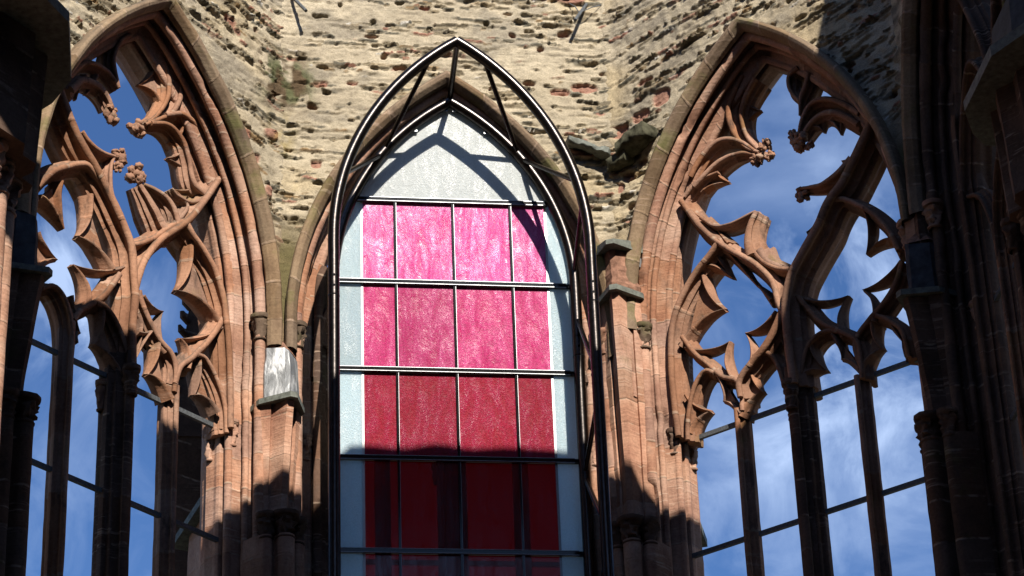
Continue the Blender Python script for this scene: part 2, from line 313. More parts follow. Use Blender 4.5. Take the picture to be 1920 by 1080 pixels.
def glassmat(name, base, trans=(.45, .0, .02), tfac=.3, coat=.6, rough=.22, speck=.5, haze=(.9, .35, .6), hz=.25, bump=.35, hs=1., tlf=.18, gr=.75, ior=1.5, warp=.004):
    m, nt, p, o = newmat(name); L = nt.links; tc = nt.nodes.new('ShaderNodeTexCoord'); oi = nt.nodes.new('ShaderNodeObjectInfo')
    add = nt.nodes.new('ShaderNodeVectorMath'); add.operation = 'ADD'; L.new(tc.outputs['Object'], add.inputs[0])
    sc = nt.nodes.new('ShaderNodeVectorMath'); sc.operation = 'SCALE'; L.new(oi.outputs['Location'], sc.inputs[0]); sc.inputs['Scale'].default_value = 3.3; L.new(sc.outputs[0], add.inputs[1])
    P = add.outputs[0]
    streak = node(nt, 'ShaderNodeTexNoise', Scale=1., Detail=7., Roughness=.62, Distortion=1.1); mp = nt.nodes.new('ShaderNodeMapping'); mp.inputs['Scale'].default_value = (9, 2, 2.4); L.new(P, mp.inputs[0]); L.new(mp.outputs[0], streak.inputs['Vector'])
    grain = node(nt, 'ShaderNodeTexNoise', Scale=46., Detail=4., Roughness=.8); L.new(P, grain.inputs['Vector'])
    vo = nt.nodes.new('ShaderNodeTexVoronoi'); vo.inputs['Scale'].default_value = 95; L.new(P, vo.inputs['Vector'])
    c = mixc(nt, math_(nt, 'MULTIPLY', ramp(nt, streak.outputs[0], [(.38, (0, 0, 0)), (.72, (1, 1, 1))]).outputs[0], hz), base, haze)
    c = mixc(nt, gr, c, ramp(nt, grain.outputs[0], [(.3, (.5, .5, .5)), (.52, (1, 1, 1)), (.72, (1.35, 1.35, 1.35))]).outputs[0], 'MULTIPLY')
    hv = nt.nodes.new('ShaderNodeHueSaturation'); L.new(c, hv.inputs['Color']); mr = nt.nodes.new('ShaderNodeMapRange'); L.new(oi.outputs['Random'], mr.inputs[0]); mr.inputs[3].default_value = .80; mr.inputs[4].default_value = 1.12; L.new(mr.outputs[0], hv.inputs['Value']); c = hv.outputs[0]
    L.new(c, p.inputs['Base Color']); p.inputs['Roughness'].default_value = .55; p.inputs['Specular IOR Level'].default_value = .3
    b = nt.nodes.new('ShaderNodeBump'); b.inputs['Strength'].default_value = bump; b.inputs['Distance'].default_value = .006
    L.new(math_(nt, 'ADD', math_(nt, 'MULTIPLY', streak.outputs[0], 2.2), math_(nt, 'MULTIPLY', grain.outputs[0], .35)), b.inputs['Height'])
    b2 = nt.nodes.new('ShaderNodeBump'); b2.inputs['Strength'].default_value = .8; b2.inputs['Distance'].default_value = .006; L.new(vo.outputs['Distance'], b2.inputs['Height']); L.new(b.outputs[0], b2.inputs['Normal'])
    L.new(b2.outputs[0], p.inputs['Normal'])
    tl = nt.nodes.new('ShaderNodeBsdfTranslucent'); L.new(c, tl.inputs[0])
    m1 = nt.nodes.new('ShaderNodeMixShader'); m1.inputs[0].default_value = tlf; L.new(p.outputs[0], m1.inputs[1]); L.new(tl.outputs[0], m1.inputs[2])
    tr = nt.nodes.new('ShaderNodeBsdfTransparent'); tr.inputs[0].default_value = (*trans, 1)
    m2 = nt.nodes.new('ShaderNodeMixShader'); m2.inputs[0].default_value = tfac; L.new(m1.outputs[0], m2.inputs[1]); L.new(tr.outputs[0], m2.inputs[2])
    gl = nt.nodes.new('ShaderNodeBsdfGlossy'); gl.inputs['Roughness'].default_value = .19; bw = nt.nodes.new('ShaderNodeBump'); bw.inputs['Strength'].default_value = 1.; bw.inputs['Distance'].default_value = warp; L.new(streak.outputs[0], bw.inputs['Height']); L.new(bw.outputs[0], gl.inputs['Normal'])
    gs = nt.nodes.new('ShaderNodeBsdfGlossy'); gs.inputs['Roughness'].default_value = rough; L.new(b2.outputs[0], gs.inputs['Normal'])
    fr = nt.nodes.new('ShaderNodeFresnel'); fr.inputs[0].default_value = ior
    m3 = nt.nodes.new('ShaderNodeMixShader'); L.new(math_(nt, 'MULTIPLY', fr.outputs[0], coat), m3.inputs[0]); L.new(m2.outputs[0], m3.inputs[1]); L.new(gl.outputs[0], m3.inputs[2])
    m4 = nt.nodes.new('ShaderNodeMixShader'); L.new(math_(nt, 'MULTIPLY', ramp(nt, streak.outputs[0], [(.47, (.04, .04, .04)), (.70, (1, 1, 1))]).outputs[0], speck*.15), m4.inputs[0]); L.new(m3.outputs[0], m4.inputs[1]); L.new(gs.outputs[0], m4.inputs[2])
    L.new(m4.outputs[0], o.inputs[0])
    return m
# ------------------------------------------------------------------ rubble wall faces
MORT = np.array((.47, .405, .30)); SLATE = np.array((.105, .10, .08)); OLV = np.array((.20, .165, .11)); REDS = np.array((.36, .175, .13)); QZ = np.array((.7, .67, .62)); OLP = np.array((.23, .165, .10))
def rubble(k, parent, res, seed):
    h0, h1 = 11.9+Z0, 17.3+Z0
    ns = int((2*HALF+.14)/res)+1; nh = int((h1-h0)/res)+1
    S, H = np.meshgrid(np.linspace(-HALF-.07, HALF+.07, ns), np.linspace(h0, h1, nh))
    P = np.stack([S, H, S*0+k*10.], -1)
    r = np.random.default_rng(seed)
    wrp = fbm(P*5, seed, 3); wrp2 = fbm(P*5+50, seed+3, 3)
    D = -.010*fbm(P*2.2, seed+5, 3)-.013*fbm(P*17, seed+9, 4)
    C = MORT[None, None, :]*(1+.16*fbm(P*1.6, seed+11, 3)[..., None])
    C = C*(1-np.array((.0, .05, .16))*sst(0, .5, fbm(P*1.1+9, seed+12, 3))[..., None])
    cov = fbm(P*1.7+7, seed+21, 3); fn = fbm(P*26, seed+31, 2)
    dsd = S[0, 1]-S[0, 0]; dhd = H[1, 0]-H[0, 0]
    def stone(cs, ch, w, t, ang, pr, c, hide, e=4.5):
        i0, i1 = int((ch-h0-.07-w/3)/dhd), int((ch-h0+.07+w/3)/dhd)+1; j0, j1 = int((cs+HALF+.07-w*.8)/dsd), int((cs+HALF+.07+w*.8)/dsd)+1
        i0, j0 = max(0, i0), max(0, j0)
        if i1 <= i0 or j1 <= j0: return
        sl_ = (slice(i0, i1), slice(j0, j1)); u = S[sl_]-cs; v = H[sl_]-ch
        if not u.size: return
        u, v = u*math.cos(ang)+v*math.sin(ang), -u*math.sin(ang)+v*math.cos(ang)
        u = u+wrp[sl_]*.06; v = v+wrp2[sl_]*.022+.004*fn[sl_]
        d = (np.abs(u/(w/2))**e+np.abs(v/(t/2))**e)**(1/e); m = sst(1.08, .82, d+.22*fn[sl_])
        m2 = m*sst(-.22, .12, cov[sl_]-hide+.35*fn[sl_])
        D[sl_] -= pr*m*(.15+.85*m2)*(1+.6*np.clip(v/(t/2), -1, 1))
        D[sl_] += (.006+.4*pr)*m2.max()*np.exp(-((v+t*.66)/(.30*t+.004))**2)*(np.abs(u) < w*.45)
        C[sl_] = C[sl_]*(1-m2[..., None]*.86)+c*m2[..., None]*.86
    area = 2*HALF*(h1-h0)
    g1 = sst(.02, .38, fbm(P*np.array((1.0, 2.0, 1.0))+21, seed+61, 4)); C[:] = C*(1-.4*g1[..., None])+np.array((.30, .25, .18))*.4*g1[..., None]
    g2 = sst(.12, .40, fbm(P*np.array((2.4, 4.0, 1.0))+41, seed+62, 4)); C[:] = C*(1-.5*g2[..., None])+np.array((.19, .17, .14))*.5*g2[..., None]
    # slabs of slate laid flat, thin and long, half drowned in mortar; they bunch into bands
    for q in range(int(area*300)):
        cs, ch = r.uniform(-HALF, HALF), r.uniform(h0, h1)
        if math.sin(ch*23+2*math.sin(cs*1.7+seed)+seed)*.5+.5 < r.uniform(0, .75): continue
        w = min(.42, .05+r.exponential(.085)); t = r.uniform(.007, .024)+w*.065
        ang = r.normal(0, .05)+(.16 if k == 1 else -.20 if k == -1 else 0)
        z = r.uniform(); tan = MORT*np.array((.66, .62, .56))
        c = SLATE*r.uniform(.8, 1.6) if z < .30 else OLV*r.uniform(.7, 1.3) if z < .66 else tan*r.uniform(.8, 1.3) if z < .86 else REDS*r.uniform(.8, 1.2) if z < .93 else np.array((.30, .19, .09)) if z < .97 else QZ
        stone(cs, ch, w, t, ang, r.uniform(.003, .022), c, r.uniform(-.50, .42))
    seam = fbm(P*np.array((2.6, 34, 1.0))+77, seed+71, 3); sm_ = sst(.34, .52, seam+.35*fbm(P*3+5, seed+72, 2)); D += .005*sm_; C[:] = C*(1-.45*sm_[..., None])+np.array((.19, .165, .125))*.45*sm_[..., None]
    # holes where stones fell out
    for q in range(46):
        cs, ch = r.uniform(-HALF, HALF), r.uniform(13+Z0, 16.5+Z0); w, t = r.uniform(.02, .07), r.uniform(.012, .04)
        u = S-cs+wrp*.04; v = H-ch+wrp2*.03; m = sst(1.15, .6, np.sqrt((u/w)**2+(v/t)**2)); D += .075*m
        cc = REDS*.9 if q % 2 else OLV*.8; C[:] = C*(1-.8*m[..., None])+cc*.8*m[..., None]
    # big red blocks and the broken zone beside the arches
    blocks = {1: [(-1.55, 14.55, .11, .07), (-1.28, 14.62, .10, .06), (-1.02, 14.72, .11, .09), (-1.5, 14.0, .07, .05), (-1.62, 13.9, .06, .06), (-1.33, 14.12, .06, .04), (-1.2, 15.0, .09, .03)],
              0: [(1.40, 15.1, .13, .055), (-1.28, 15.05, .07, .03), (-.18, 16.02, .06, .025), (1.3, 16.2, .16, .09), (1.36, 14.35, .13, .08), (-1.30, 14.1, .05, .05), (1.15, 15.05, .1, .04), (-.95, 15.05, .06, .025)],
              -1: [(1.15, 14.2, .06, .05), (1.33, 14.0, .05, .05), (.62, 15.6, .08, .05), (.9, 15.4, .09, .05), (1.5, 14.35, .08, .05), (1.48, 13.7, .05, .06)]}.get(k, [])
    for cs, ch, w, t in blocks:
        ch += Z0; u = S-cs+wrp*.04; v = H-ch+wrp2*.03; d = (np.abs(u/w)**3+np.abs(v/t)**3)**(1/3); m = sst(1.1, .85, d)
        D += (.035 if (w+t)*100 % 2 < 1 else -.03)*m; C[:] = C*(1-.85*m[..., None])+REDS*.85*m[..., None]
    # stains: moss and yellow lichen down the corner seams
    e = HALF-np.abs(S)
    if k in (-1, 0):
        side = (S > 0) if k == -1 else (S < 0)
        nz = fbm(P*3.3+3, seed+41, 4)
        m = side*sst(.46, .05, e+.30*nz)*sst(.48, .15, np.abs(H-(15.03+Z0)))*sst(-.28, .0, fbm(P*7, seed+43, 3))
        gm = sst(-.1, .2, fbm(P*6+60, seed+47, 2))[..., None]; C[:] = C*(1-.9*m[..., None])+(np.array((.075, .045, .022))*(1-gm)+np.array((.075, .085, .035))*gm)*.9*m[..., None]; D -= .035*m*np.maximum(fn, 0)
        m = side*sst(.2, .0, e+.15*nz)*sst(.7, .2, np.abs(H-(14.15+Z0)))*sst(-.1, .3, fbm(P*5+8, seed+44, 3))
        C[:] = C*(1-.55*m[..., None])+np.array((.34, .25, .05))*.55*m[..., None]
    # hollow damage near the ledge
    if k == 1:
        m = sst(.34, .1, np.hypot((S+1.2)*.9, H-(14.05+Z0))+.12*wrp)
        D += .05*m; C[:] = C*(1-.35*m[..., None])+np.array((.36, .30, .2))*.35*m[..., None]
    # dressed olive stone low between the hoods
    low = sst(13.55+Z0, 13.05+Z0, H+.12*wrp)
    C[:] = C*(1-low[..., None])+(OLP*(1+.2*fbm(P*4, seed+51, 3)[..., None]))*low[..., None]
    g = low*sst(-.1, .35, fbm(P*2.4+1, seed+52, 3)+(.25 if k >= 0 else 0)); C[:] = C*(1-.7*g[..., None])+np.array((.13, .125, .05))*.6*g[..., None]
    D = D*(1-.75*low)
    D -= .030*np.exp(-(np.abs(HALF-np.abs(S))/.06)**2)*(1-low)
    w = 1.575; ins = np.where(H < HS, np.abs(S) < w, (np.abs(S) < w) & (np.hypot(np.abs(S)+AA, H-HS) < w+AA))
    f = grid_faces(nh, ns); ii = ins.ravel(); f = f[~(ii[f].all(1))]
    V = np.stack([S, D, H], -1).reshape(-1, 3)
    used = np.unique(f); mp = -np.ones(len(V), np.int64); mp[used] = np.arange(len(used))
    o = mkmesh('rubble_masonry', V[used], mp[f], M['rubble'], parent, col=C.reshape(-1, 3)[used])
    return o
# ------------------------------------------------------------------ mouldings that run up the jambs and round the arch
def arch_path_pts(w, Hb, step=.055, hs=HS, a=AA):
    nj = max(2, int((hs-Hb)/step)); R0 = 1.5+a; na = int(R0*math.acos(a/R0)/step)
    J = np.linspace(Hb, hs, nj, endpoint=False); fr = np.linspace(0, 1, na+1)
    w = np.asarray(w, float); R = w+a; ph = np.arccos(a/R)
    left = [np.stack([-w, w*0+h], -1) for h in J]+[np.stack([-(R*np.cos(ph*q)-a), hs+R*np.sin(ph*q)], -1) for q in fr]
    right = [p*np.array((-1, 1)) for p in left[::-1]][1:]
    return np.array(left+right)          # (n, m, 2)
def sweep_arch(name, prof, Hb, mat, parent, amp=.004, seed=3, chip=0., label=None, flipmask=None, dens=3):
    pr = np.array(prof, float); L = np.concatenate([[0], np.cumsum(np.linalg.norm(np.diff(pr, axis=0), axis=1))])
    q = np.linspace(0, L[-1], max(len(pr), int(L[-1]/.02))) if dens else L
    q = np.unique(np.concatenate([q, L])); w = np.interp(q, L, pr[:, 0]); d = np.interp(q, L, pr[:, 1])
    G = arch_path_pts(w, Hb); n, m = G.shape[:2]
    V = np.stack([G[..., 0], np.broadcast_to(d, (n, m)), G[..., 1]], -1)
    mid = G[:, m//2]; U = np.concatenate([[0], np.cumsum(np.linalg.norm(np.diff(mid, axis=0), axis=1))])
    P = V*6+seed*11.3; a = amp*(1+.8*fbm(V*1.3+seed, seed, 2))
    V = V+np.stack([fbm(P, seed+i, 3)*a for i in range(3)], -1)*np.array((1, 1, .3))
    st = fbm(np.stack([V[..., 0]*2, V[..., 1]*2, V[..., 2]*24], -1), seed+9, 2); V[..., 1] += .004*np.maximum(st, 0)
    if chip:
        c = np.maximum(0, fbm(V*4.1+33, seed+17, 3)-.22); V[..., 1] += c*chip; V[..., 0] += np.sign(V[..., 0])*c*chip*.4
    uv = np.stack([np.broadcast_to(U[:, None], (n, m)), np.broadcast_to(q[None], (n, m))], -1)
    return mkmesh(name, V.reshape(-1, 3), grid_faces(n, m)[:, ::-1], mat, parent, uv=uv.reshape(-1, 2), label=label)
HOOD = [(1.61, .05), (1.605, -.055), (1.59, -.105), (1.56, -.118), (1.53, -.105), (1.492, -.05), (1.485, .0), (1.52, .035)]
def roll(cw, cd, r, a0, a1, n=9): return [(cw+r*math.cos(t), cd+r*math.sin(t)) for t in np.linspace(a0, a1, n)]
MOULD = [(1.53, .02)]+roll(1.487, .085, .052, math.radians(-30), math.radians(-260), 12)+[(1.525, .165), (1.51, .19)]+roll(1.455, .225, .032, math.radians(-40), math.radians(-250), 9)+[(1.475, .27), (1.455, .285), (1.375, .315)]
INNER = [(1.385, .312)]+roll(1.362, .352, .038, math.radians(-70), math.radians(-250), 10)+[(1.375, .40), (1.37, .415), (1.325, .425), (1.318, .46), (1.33, .50), (1.325, .60), (1.36, .62), (1.40, .72), (1.52, .86), (1.60, .92)]
def capital(parent, x, y, z, r, hgt, mat, seed, label=None):
    mb = MB(); n = 20; R = []
    zs = [0, .03, .07, .10, .16, .28, .42, .55, .66, .76, .80, .84, .93, 1.0, 1.0]
    rs = [.62, .80, .82, .62, .60, .70, .74, .86, .92, .98, .84, 1.06, 1.12, 1.10, .3]
    for a, b in zip(zs, rs):
        ring = []
        for i in range(n):
            t = 2*PI*i/n; rr = r*b
            if a > .8: rr *= 1/max(abs(math.cos(((t+PI/8) % (PI/4))-PI/8)), .9)
            if .14 < a < .78: rr *= 1+.30*math.sin(4*t+9*a+seed)*math.sin(5*a*PI)
            ring.append((x+rr*math.cos(t), y+rr*math.sin(t), z+(a-.5)*hgt))
        R.append(ring)
    V = np.array(R).reshape(-1, 3)
    bell = (V[:, 2]-z+hgt/2)/hgt; amp = np.where((bell > .12) & (bell < .8), r*.30, r*.05)[:, None]
    V = V+np.stack([fbm(V*22+seed*5, seed+i, 2) for i in range(3)], 1)*amp
    F = [tuple(f) for f in grid_faces(len(R), n, True)]
    return smooth_auto(mkmesh('capital', V, F, mat, parent, uv=np.stack([V[:, 2], V[:, 0]], 1), label=label), 50)
def shaft(parent, x, y, z0, z1, r, mat, seed=1, name='shaft'):
    n = int((z1-z0)/.08)+2; P = [np.array((x, y, z0+(z1-z0)*i/(n-1))) for i in range(n)]
    rr = [r*(1+.10*float(vnoise(np.array((x*3, y*3, p[2]*9)), seed))) for p in P]
    return smooth_auto(MB().tube(P, rr, 12).build(name, mat, parent), 60)
# ------------------------------------------------------------------ tracery
def half(pts): return pts+[(-a, b) for a, b in pts[::-1] if a > 1e-6]
BARP = half([(0, -1), (.24, -.97), (.38, -.88), (.36, -.78), (.20, -.71), (.22, -.60), (.36, -.50), (.60, -.46), (.72, -.39), (.60, -.30), (.74, -.20), (1, -.14), (1, .12), (.80, .25), (.5, .45), (.3, .68), (.38, .80), (.26, .97), (0, 1)])
FINP = half([(0, -1), (.30, -.92), (.42, -.72), (.55, -.45), (1, -.14), (1, .10), (.55, .45), (.35, .85), (0, 1)])
_dj = [0]
def bar(mb, pts, w, d, dep=.44, prof=BARP, amp=.004, step=.035):
    """sweep a moulded section along a run of (s, h) points in the wall's plane; w, d half sizes, numbers or (start, end)"""
    _dj[0] += 1; dep = dep+((_dj[0]*7) % 11-5)*.0013
    C = crom(pts, step); n = len(C); T = np.gradient(C, axis=0); T /= np.linalg.norm(T, axis=1)[:, None]; Nn = np.stack([-T[:, 1], T[:, 0]], 1)
    f = np.linspace(0, 1, n); ww = np.interp(f, np.linspace(0, 1, len(w)), w) if hasattr(w, '__len__') else np.full(n, w)
    dd = np.interp(f, np.linspace(0, 1, len(d)), d) if hasattr(d, '__len__') else np.full(n, d)
    pr = np.array(prof); m = len(pr)
    V = np.zeros((n, m, 3)); V[..., 0] = C[:, None, 0]+Nn[:, None, 0]*pr[None, :, 0]*ww[:, None]; V[..., 2] = C[:, None, 1]+Nn[:, None, 1]*pr[None, :, 0]*ww[:, None]
    V[..., 1] = dep+pr[None, :, 1]*dd[:, None]
    V += np.stack([fbm(V*9+i*17, 61+i, 2) for i in range(3)], -1)*amp
    L = np.concatenate([[0], np.cumsum(np.linalg.norm(np.diff(C, axis=0), axis=1))])
    uv = np.stack([np.repeat(L+_dj[0]*.31, m), np.tile(np.arange(m)*.02, n)], 1)
    F = [tuple(q) for q in grid_faces(n, m, True)]+[tuple(range(m-1, -1, -1)), tuple(range((n-1)*m, n*m))]
    mb.add(V, F, uv)
def cusp(k, parent, tip, a, b, dep=.36, w=.042, d=.125, web=False, ca=None, cb=None, pull=.42):
    """a pointed cusp: two curved fins that meet in a point (picture points met with the tracery's plane)"""
    w = w*1.25
    t, A, B = [np.array(inv(k, dep, *p)) for p in (tip, a, b)]; dp = .44
    mid = (A+B)/2; mb = MB()
    cA = np.array(inv(k, dep, *ca)) if ca else mid*.52+t*.22+A*.26
    cB = np.array(inv(k, dep, *cb)) if cb else mid*.52+t*.22+B*.26
    for E, c in ((A, cA), (B, cB)):
        e2 = E+(E-c)*.12
        q = [e2*(1-x)**2+2*c*x*(1-x)+t*x*x for x in np.linspace(0, 1, 7)]
        bar(mb, q, (w*1.5, w, w*.40), (d, d*.78, d*.36), dp, FINP, .003, .025)
    if web:
        n = 8; L = []; Rr = []
        for x in np.linspace(0, 1, n): L.append(A*(1-x)**2+2*cA*x*(1-x)+t*x*x); Rr.append(B*(1-x)**2+2*cB*x*(1-x)+t*x*x)
        V = [(p[0], dp-d*.30*(1-.5*i/n), p[1]) for i, p in enumerate(L)]+[(p[0], dp-d*.30*(1-.5*i/n), p[1]) for i, p in enumerate(Rr)]+[(p[0], dp+d*.30*(1-.5*i/n), p[1]) for i, p in enumerate(L)]+[(p[0], dp+d*.30*(1-.5*i/n), p[1]) for i, p in enumerate(Rr)]
        F = [(i, i+1, n+i+1, n+i) for i in range(n-1)]+[(2*n+i, 3*n+i, 3*n+i+1, 2*n+i+1) for i in range(n-1)]
        mb.add(V, F)
    return smooth_auto(mb.build('cusp', M['tracery'], parent), 55)
def leaf_knob(k, parent, px, r=.075, seed=1, dep=.36, name='leaf_boss'):
    s, h = inv(k, dep, *px); rg = np.random.default_rng(seed); mb = MB(); r *= 1.08
    for q in range(8):      # a knot of curled leaves
        a = 2*PI*q/7+rg.uniform(-.3, .3); off = np.array((math.cos(a), rg.uniform(-.7, .5), math.sin(a)))*r*.72 if q else np.zeros(3)
        c = np.array((s, .40, h))+off; rr = r*(.72 if q == 0 else rg.uniform(.36, .52)); sq = rg.uniform(.6, 1.3, 3)
        nu, nv = 12, 18; th = np.linspace(0, PI, nu); ph = np.arange(nv)*2*PI/nv
        D = np.stack([np.sin(th)[:, None]*np.cos(ph)[None], np.sin(th)[:, None]*np.sin(ph)[None], np.cos(th)[:, None]+0*ph[None]], -1)
        V = c+D*rr*sq*(1+.55*fbm(D*2.8+q*9+seed*3, seed+q, 3)[..., None]); mb.add(V, [tuple(f) for f in grid_faces(nu, nv, True)])
    return smooth_auto(mb.build(name, M['tracery'], parent), 70)
SECW, SECD = .074, .135
LEFT_BARS = [   # (points in the picture, half width, half depth)
    ([(250, 700), (249, 611), (254, 560), (252, 516), (247, 463), (232, 421), (225, 405), (201, 352), (176, 306), (148, 257), (123, 197), (108, 150)], .085, .19),
    ([(70, 350), (95, 325), (120, 314), (150, 308), (166, 311), (185, 335), (205, 372), (223, 410)], .070, .16),
    ([(249, 640), (253, 560), (262, 515), (278, 478), (306, 446), (353, 414), (385, 375), (412, 335)], .075, .17),
    ([(350, 418), (362, 440), (383, 470), (405, 510), (420, 560), (424, 590), (430, 650), (432, 720), (433, 802)], .070, .16),
    ([(247, 458), (259, 457), (289, 446), (318, 425), (353, 412)], .060, .14),
    # heads of the four lights
    ([(137, 640), (134, 600), (126, 569), (113, 545), (100, 535), (80, 540)], SECW*.8, SECD),
    ([(139, 600), (150, 583), (169, 572), (197, 553), (225, 513)], SECW, SECD),
    ([(180, 568), (197, 575), (213, 597), (226, 625), (236, 655), (247, 690)], SECW, SECD),
    ([(328, 735), (331, 690), (322, 662), (303, 640), (286, 611), (268, 569), (262, 545)], SECW, SECD),
    ([(328, 720), (338, 688), (359, 671), (388, 643), (410, 612), (424, 585)], SECW, SECD),
    ([(370, 665), (384, 672), (400, 699), (414, 734), (422, 770), (424, 812)], SECW*.8, SECD),
]
LEFT_CUSPS = [ # tip, end A, end B, kwargs
    ((144, 493), (229, 503), (165, 572), dict(w=.03)),
    ((153, 440), (168, 372), (208, 500), dict(w=.034, web=True)),
    ((113, 484), (70, 440), (75, 505), dict(w=.03, web=True)),
    ((126, 426), (76, 370), (112, 345), dict(w=.03, web=True)),
    ((338, 542), (355, 455), (408, 600), dict(w=.034, web=True)),
    ((312, 581), (268, 560), (300, 640), dict(w=.028)),
    ((345, 632), (410, 618), (352, 690), dict(w=.03)),
    ((157, 622), (133, 560), (140, 640), dict(w=.028)),
    ((183, 643), (190, 575), (225, 700), dict(w=.032, web=True)),
    ((283, 699), (296, 640), (318, 745), dict(w=.032, web=True)),
    ((371, 738), (372, 672), (405, 770), dict(w=.03, web=True)),
    ((262, 668), (262, 600), (285, 620), dict(w=.026, web=True)),
    ((290, 612), (257, 625), (305, 660), dict(w=.026, web=True)),
]
LEFT_RIBS = [ # thick moulded arms of the big star in the head
    ([(125, 148), (150, 122), (175, 120), (200, 133), (215, 150), (225, 165)], (.055, .035), (.15, .10)),
    ([(238, 68), (222, 80), (212, 106), (214, 130), (224, 164)], (.05, .03), (.15, .10)),
    ([(130, 170), (155, 150), (185, 160), (203, 180), (212, 200)], (.07, .05), (.13, .09)),
    ([(306, 81), (322, 118), (333, 150), (334, 185), (322, 212), (300, 223), (275, 232)], (.055, .05, .035), (.16, .15, .10)),
    ([(285, 70), (300, 110), (312, 150), (312, 185), (296, 215), (280, 228)], (.055, .05, .03), (.15, .13, .08)),
    ([(310, 216), (342, 215), (370, 240), (391, 278), (401, 318), (408, 345)], (.05, .055), (.14, .16)),
    ([(282, 232), (315, 235), (340, 262), (352, 300), (362, 345), (390, 372)], (.04, .06), (.12, .13)),
    ([(148, 250), (163, 268), (185, 284), (215, 294)], (.05, .03), (.14, .10)),
    ([(215, 294), (208, 313), (206, 350), (212, 382), (224, 405)], (.03, .045), (.10, .13)),
    ([(318, 432), (305, 430), (290, 400), (277, 370), (265, 345)], (.10, .075, .05), (.15, .14, .09)),
    ([(330, 428), (322, 395), (310, 372), (290, 355), (272, 345)], (.06, .05, .035), (.15, .12, .08)),
    ([(408, 345), (385, 370), (360, 380), (335, 366), (325, 352)], (.05, .04, .02), (.14, .12, .08)),
    ([(318, 425), (340, 405), (352, 385), (340, 370)], (.05, .03), (.13, .08)),
]
LEFT_SPURS = [((275, 95), (303, 90), (312, 160)), ((268, 155), (300, 115), (305, 190)), ((325, 262), (345, 240), (362, 300)), ((322, 292), (345, 275), (365, 330)), ((332, 350), (362, 352), (352, 385)), ((152, 182), (165, 140), (140, 160)), ((170, 172), (185, 140), (190, 160))]
LEFT_KNOBS = [(214, 213, .085), (262, 240, .085), (230, 292, .075), (262, 325, .085), (226, 312, .045)]
RIGHT_BARS = [
    ([(1488, 720), (1478, 640), (1473, 573), (1482, 520), (1502, 478), (1532, 425), (1552, 380), (1580, 340), (1605, 290), (1635, 225)], .10, .21),
    ([(1478, 600), (1460, 570), (1447, 527), (1413, 493), (1377, 473), (1345, 453), (1313, 425), (1277, 377)], .068, .16),
    ([(1412, 470), (1430, 490), (1455, 502), (1480, 505)], .06, .14),
    ([(1350, 450), (1330, 478), (1307, 507), (1287, 540), (1270, 575), (1259, 620), (1258, 680), (1263, 750), (1272, 818)], .070, .16),
    ([(1548, 385), (1573, 373), (1607, 383), (1640, 403), (1667, 432), (1686, 470)], .060, .15),
    ([(1391, 770), (1389, 735), (1380, 713), (1353, 706), (1327, 683), (1300, 660), (1278, 630)], SECW*.85, SECD),
    ([(1388, 745), (1386, 715), (1407, 682), (1430, 655), (1452, 618), (1470, 575)], (.075, .12), .15),
    ([(1340, 700), (1323, 695), (1308, 713), (1297, 745), (1290, 790), (1290, 825)], SECW*.8, SECD),
    ([(1412, 668), (1430, 660), (1448, 668), (1462, 695), (1475, 740)], SECW*.8, SECD),
    ([(1617, 710), (1612, 660), (1603, 636), (1573, 620), (1540, 605), (1517, 580), (1497, 558)], SECW*.9, SECD),
    ([(1614, 690), (1603, 640), (1630, 598), (1657, 567), (1680, 527), (1690, 490)], SECW, SECD),
    ([(1575, 622), (1553, 620), (1530, 630), (1512, 655), (1502, 700)], SECW*.8, SECD),
    ([(1643, 592), (1665, 600), (1690, 620), (1705, 670)], SECW*.8, SECD),
]
RIGHT_CUSPS = [
    ((1327, 768), (1290, 745), (1295, 810), dict(w=.03, web=True)),
    ((1352, 750), (1350, 708), (1390, 775), dict(w=.03, web=True)),
    ((1425, 732), (1408, 685), (1392, 778), dict(w=.03, web=True)),
    ((1363, 637), (1292, 655), (1375, 712), dict(w=.028)),
    ((1393, 622), (1455, 590), (1408, 690), dict(w=.028)),
    ((1353, 577), (1318, 500), (1282, 645), dict(w=.036, web=True)),
    ((1368, 517), (1340, 462), (1330, 500), dict(w=.03, web=True)),
    ((1415, 532), (1372, 478), (1445, 560), dict(w=.03, web=True)),
    ((1340, 418), (1295, 395), (1365, 455), dict(w=.028, web=True)),
    ((1620, 474), (1680, 450), (1625, 400), dict(w=.026)),
    ((1613, 540), (1688, 495), (1640, 600), dict(w=.026)),
    ((1586, 552), (1500, 560), (1580, 630), dict(w=.028)),
    ((1545, 692), (1520, 640), (1502, 710), dict(w=.028, web=True)),
    ((1573, 671), (1565, 630), (1612, 690), dict(w=.03, web=True)),
    ((1650, 650), (1636, 610), (1618, 690), dict(w=.03, web=True)),
    ((1686, 634), (1668, 600), (1700, 665), dict(w=.03, web=True)),
    ((1508, 432), (1552, 385), (1515, 490), dict(w=.02, web=True)),
    ((1470, 655), (1460, 610), (1476, 720), dict(w=.028, web=True)),
]
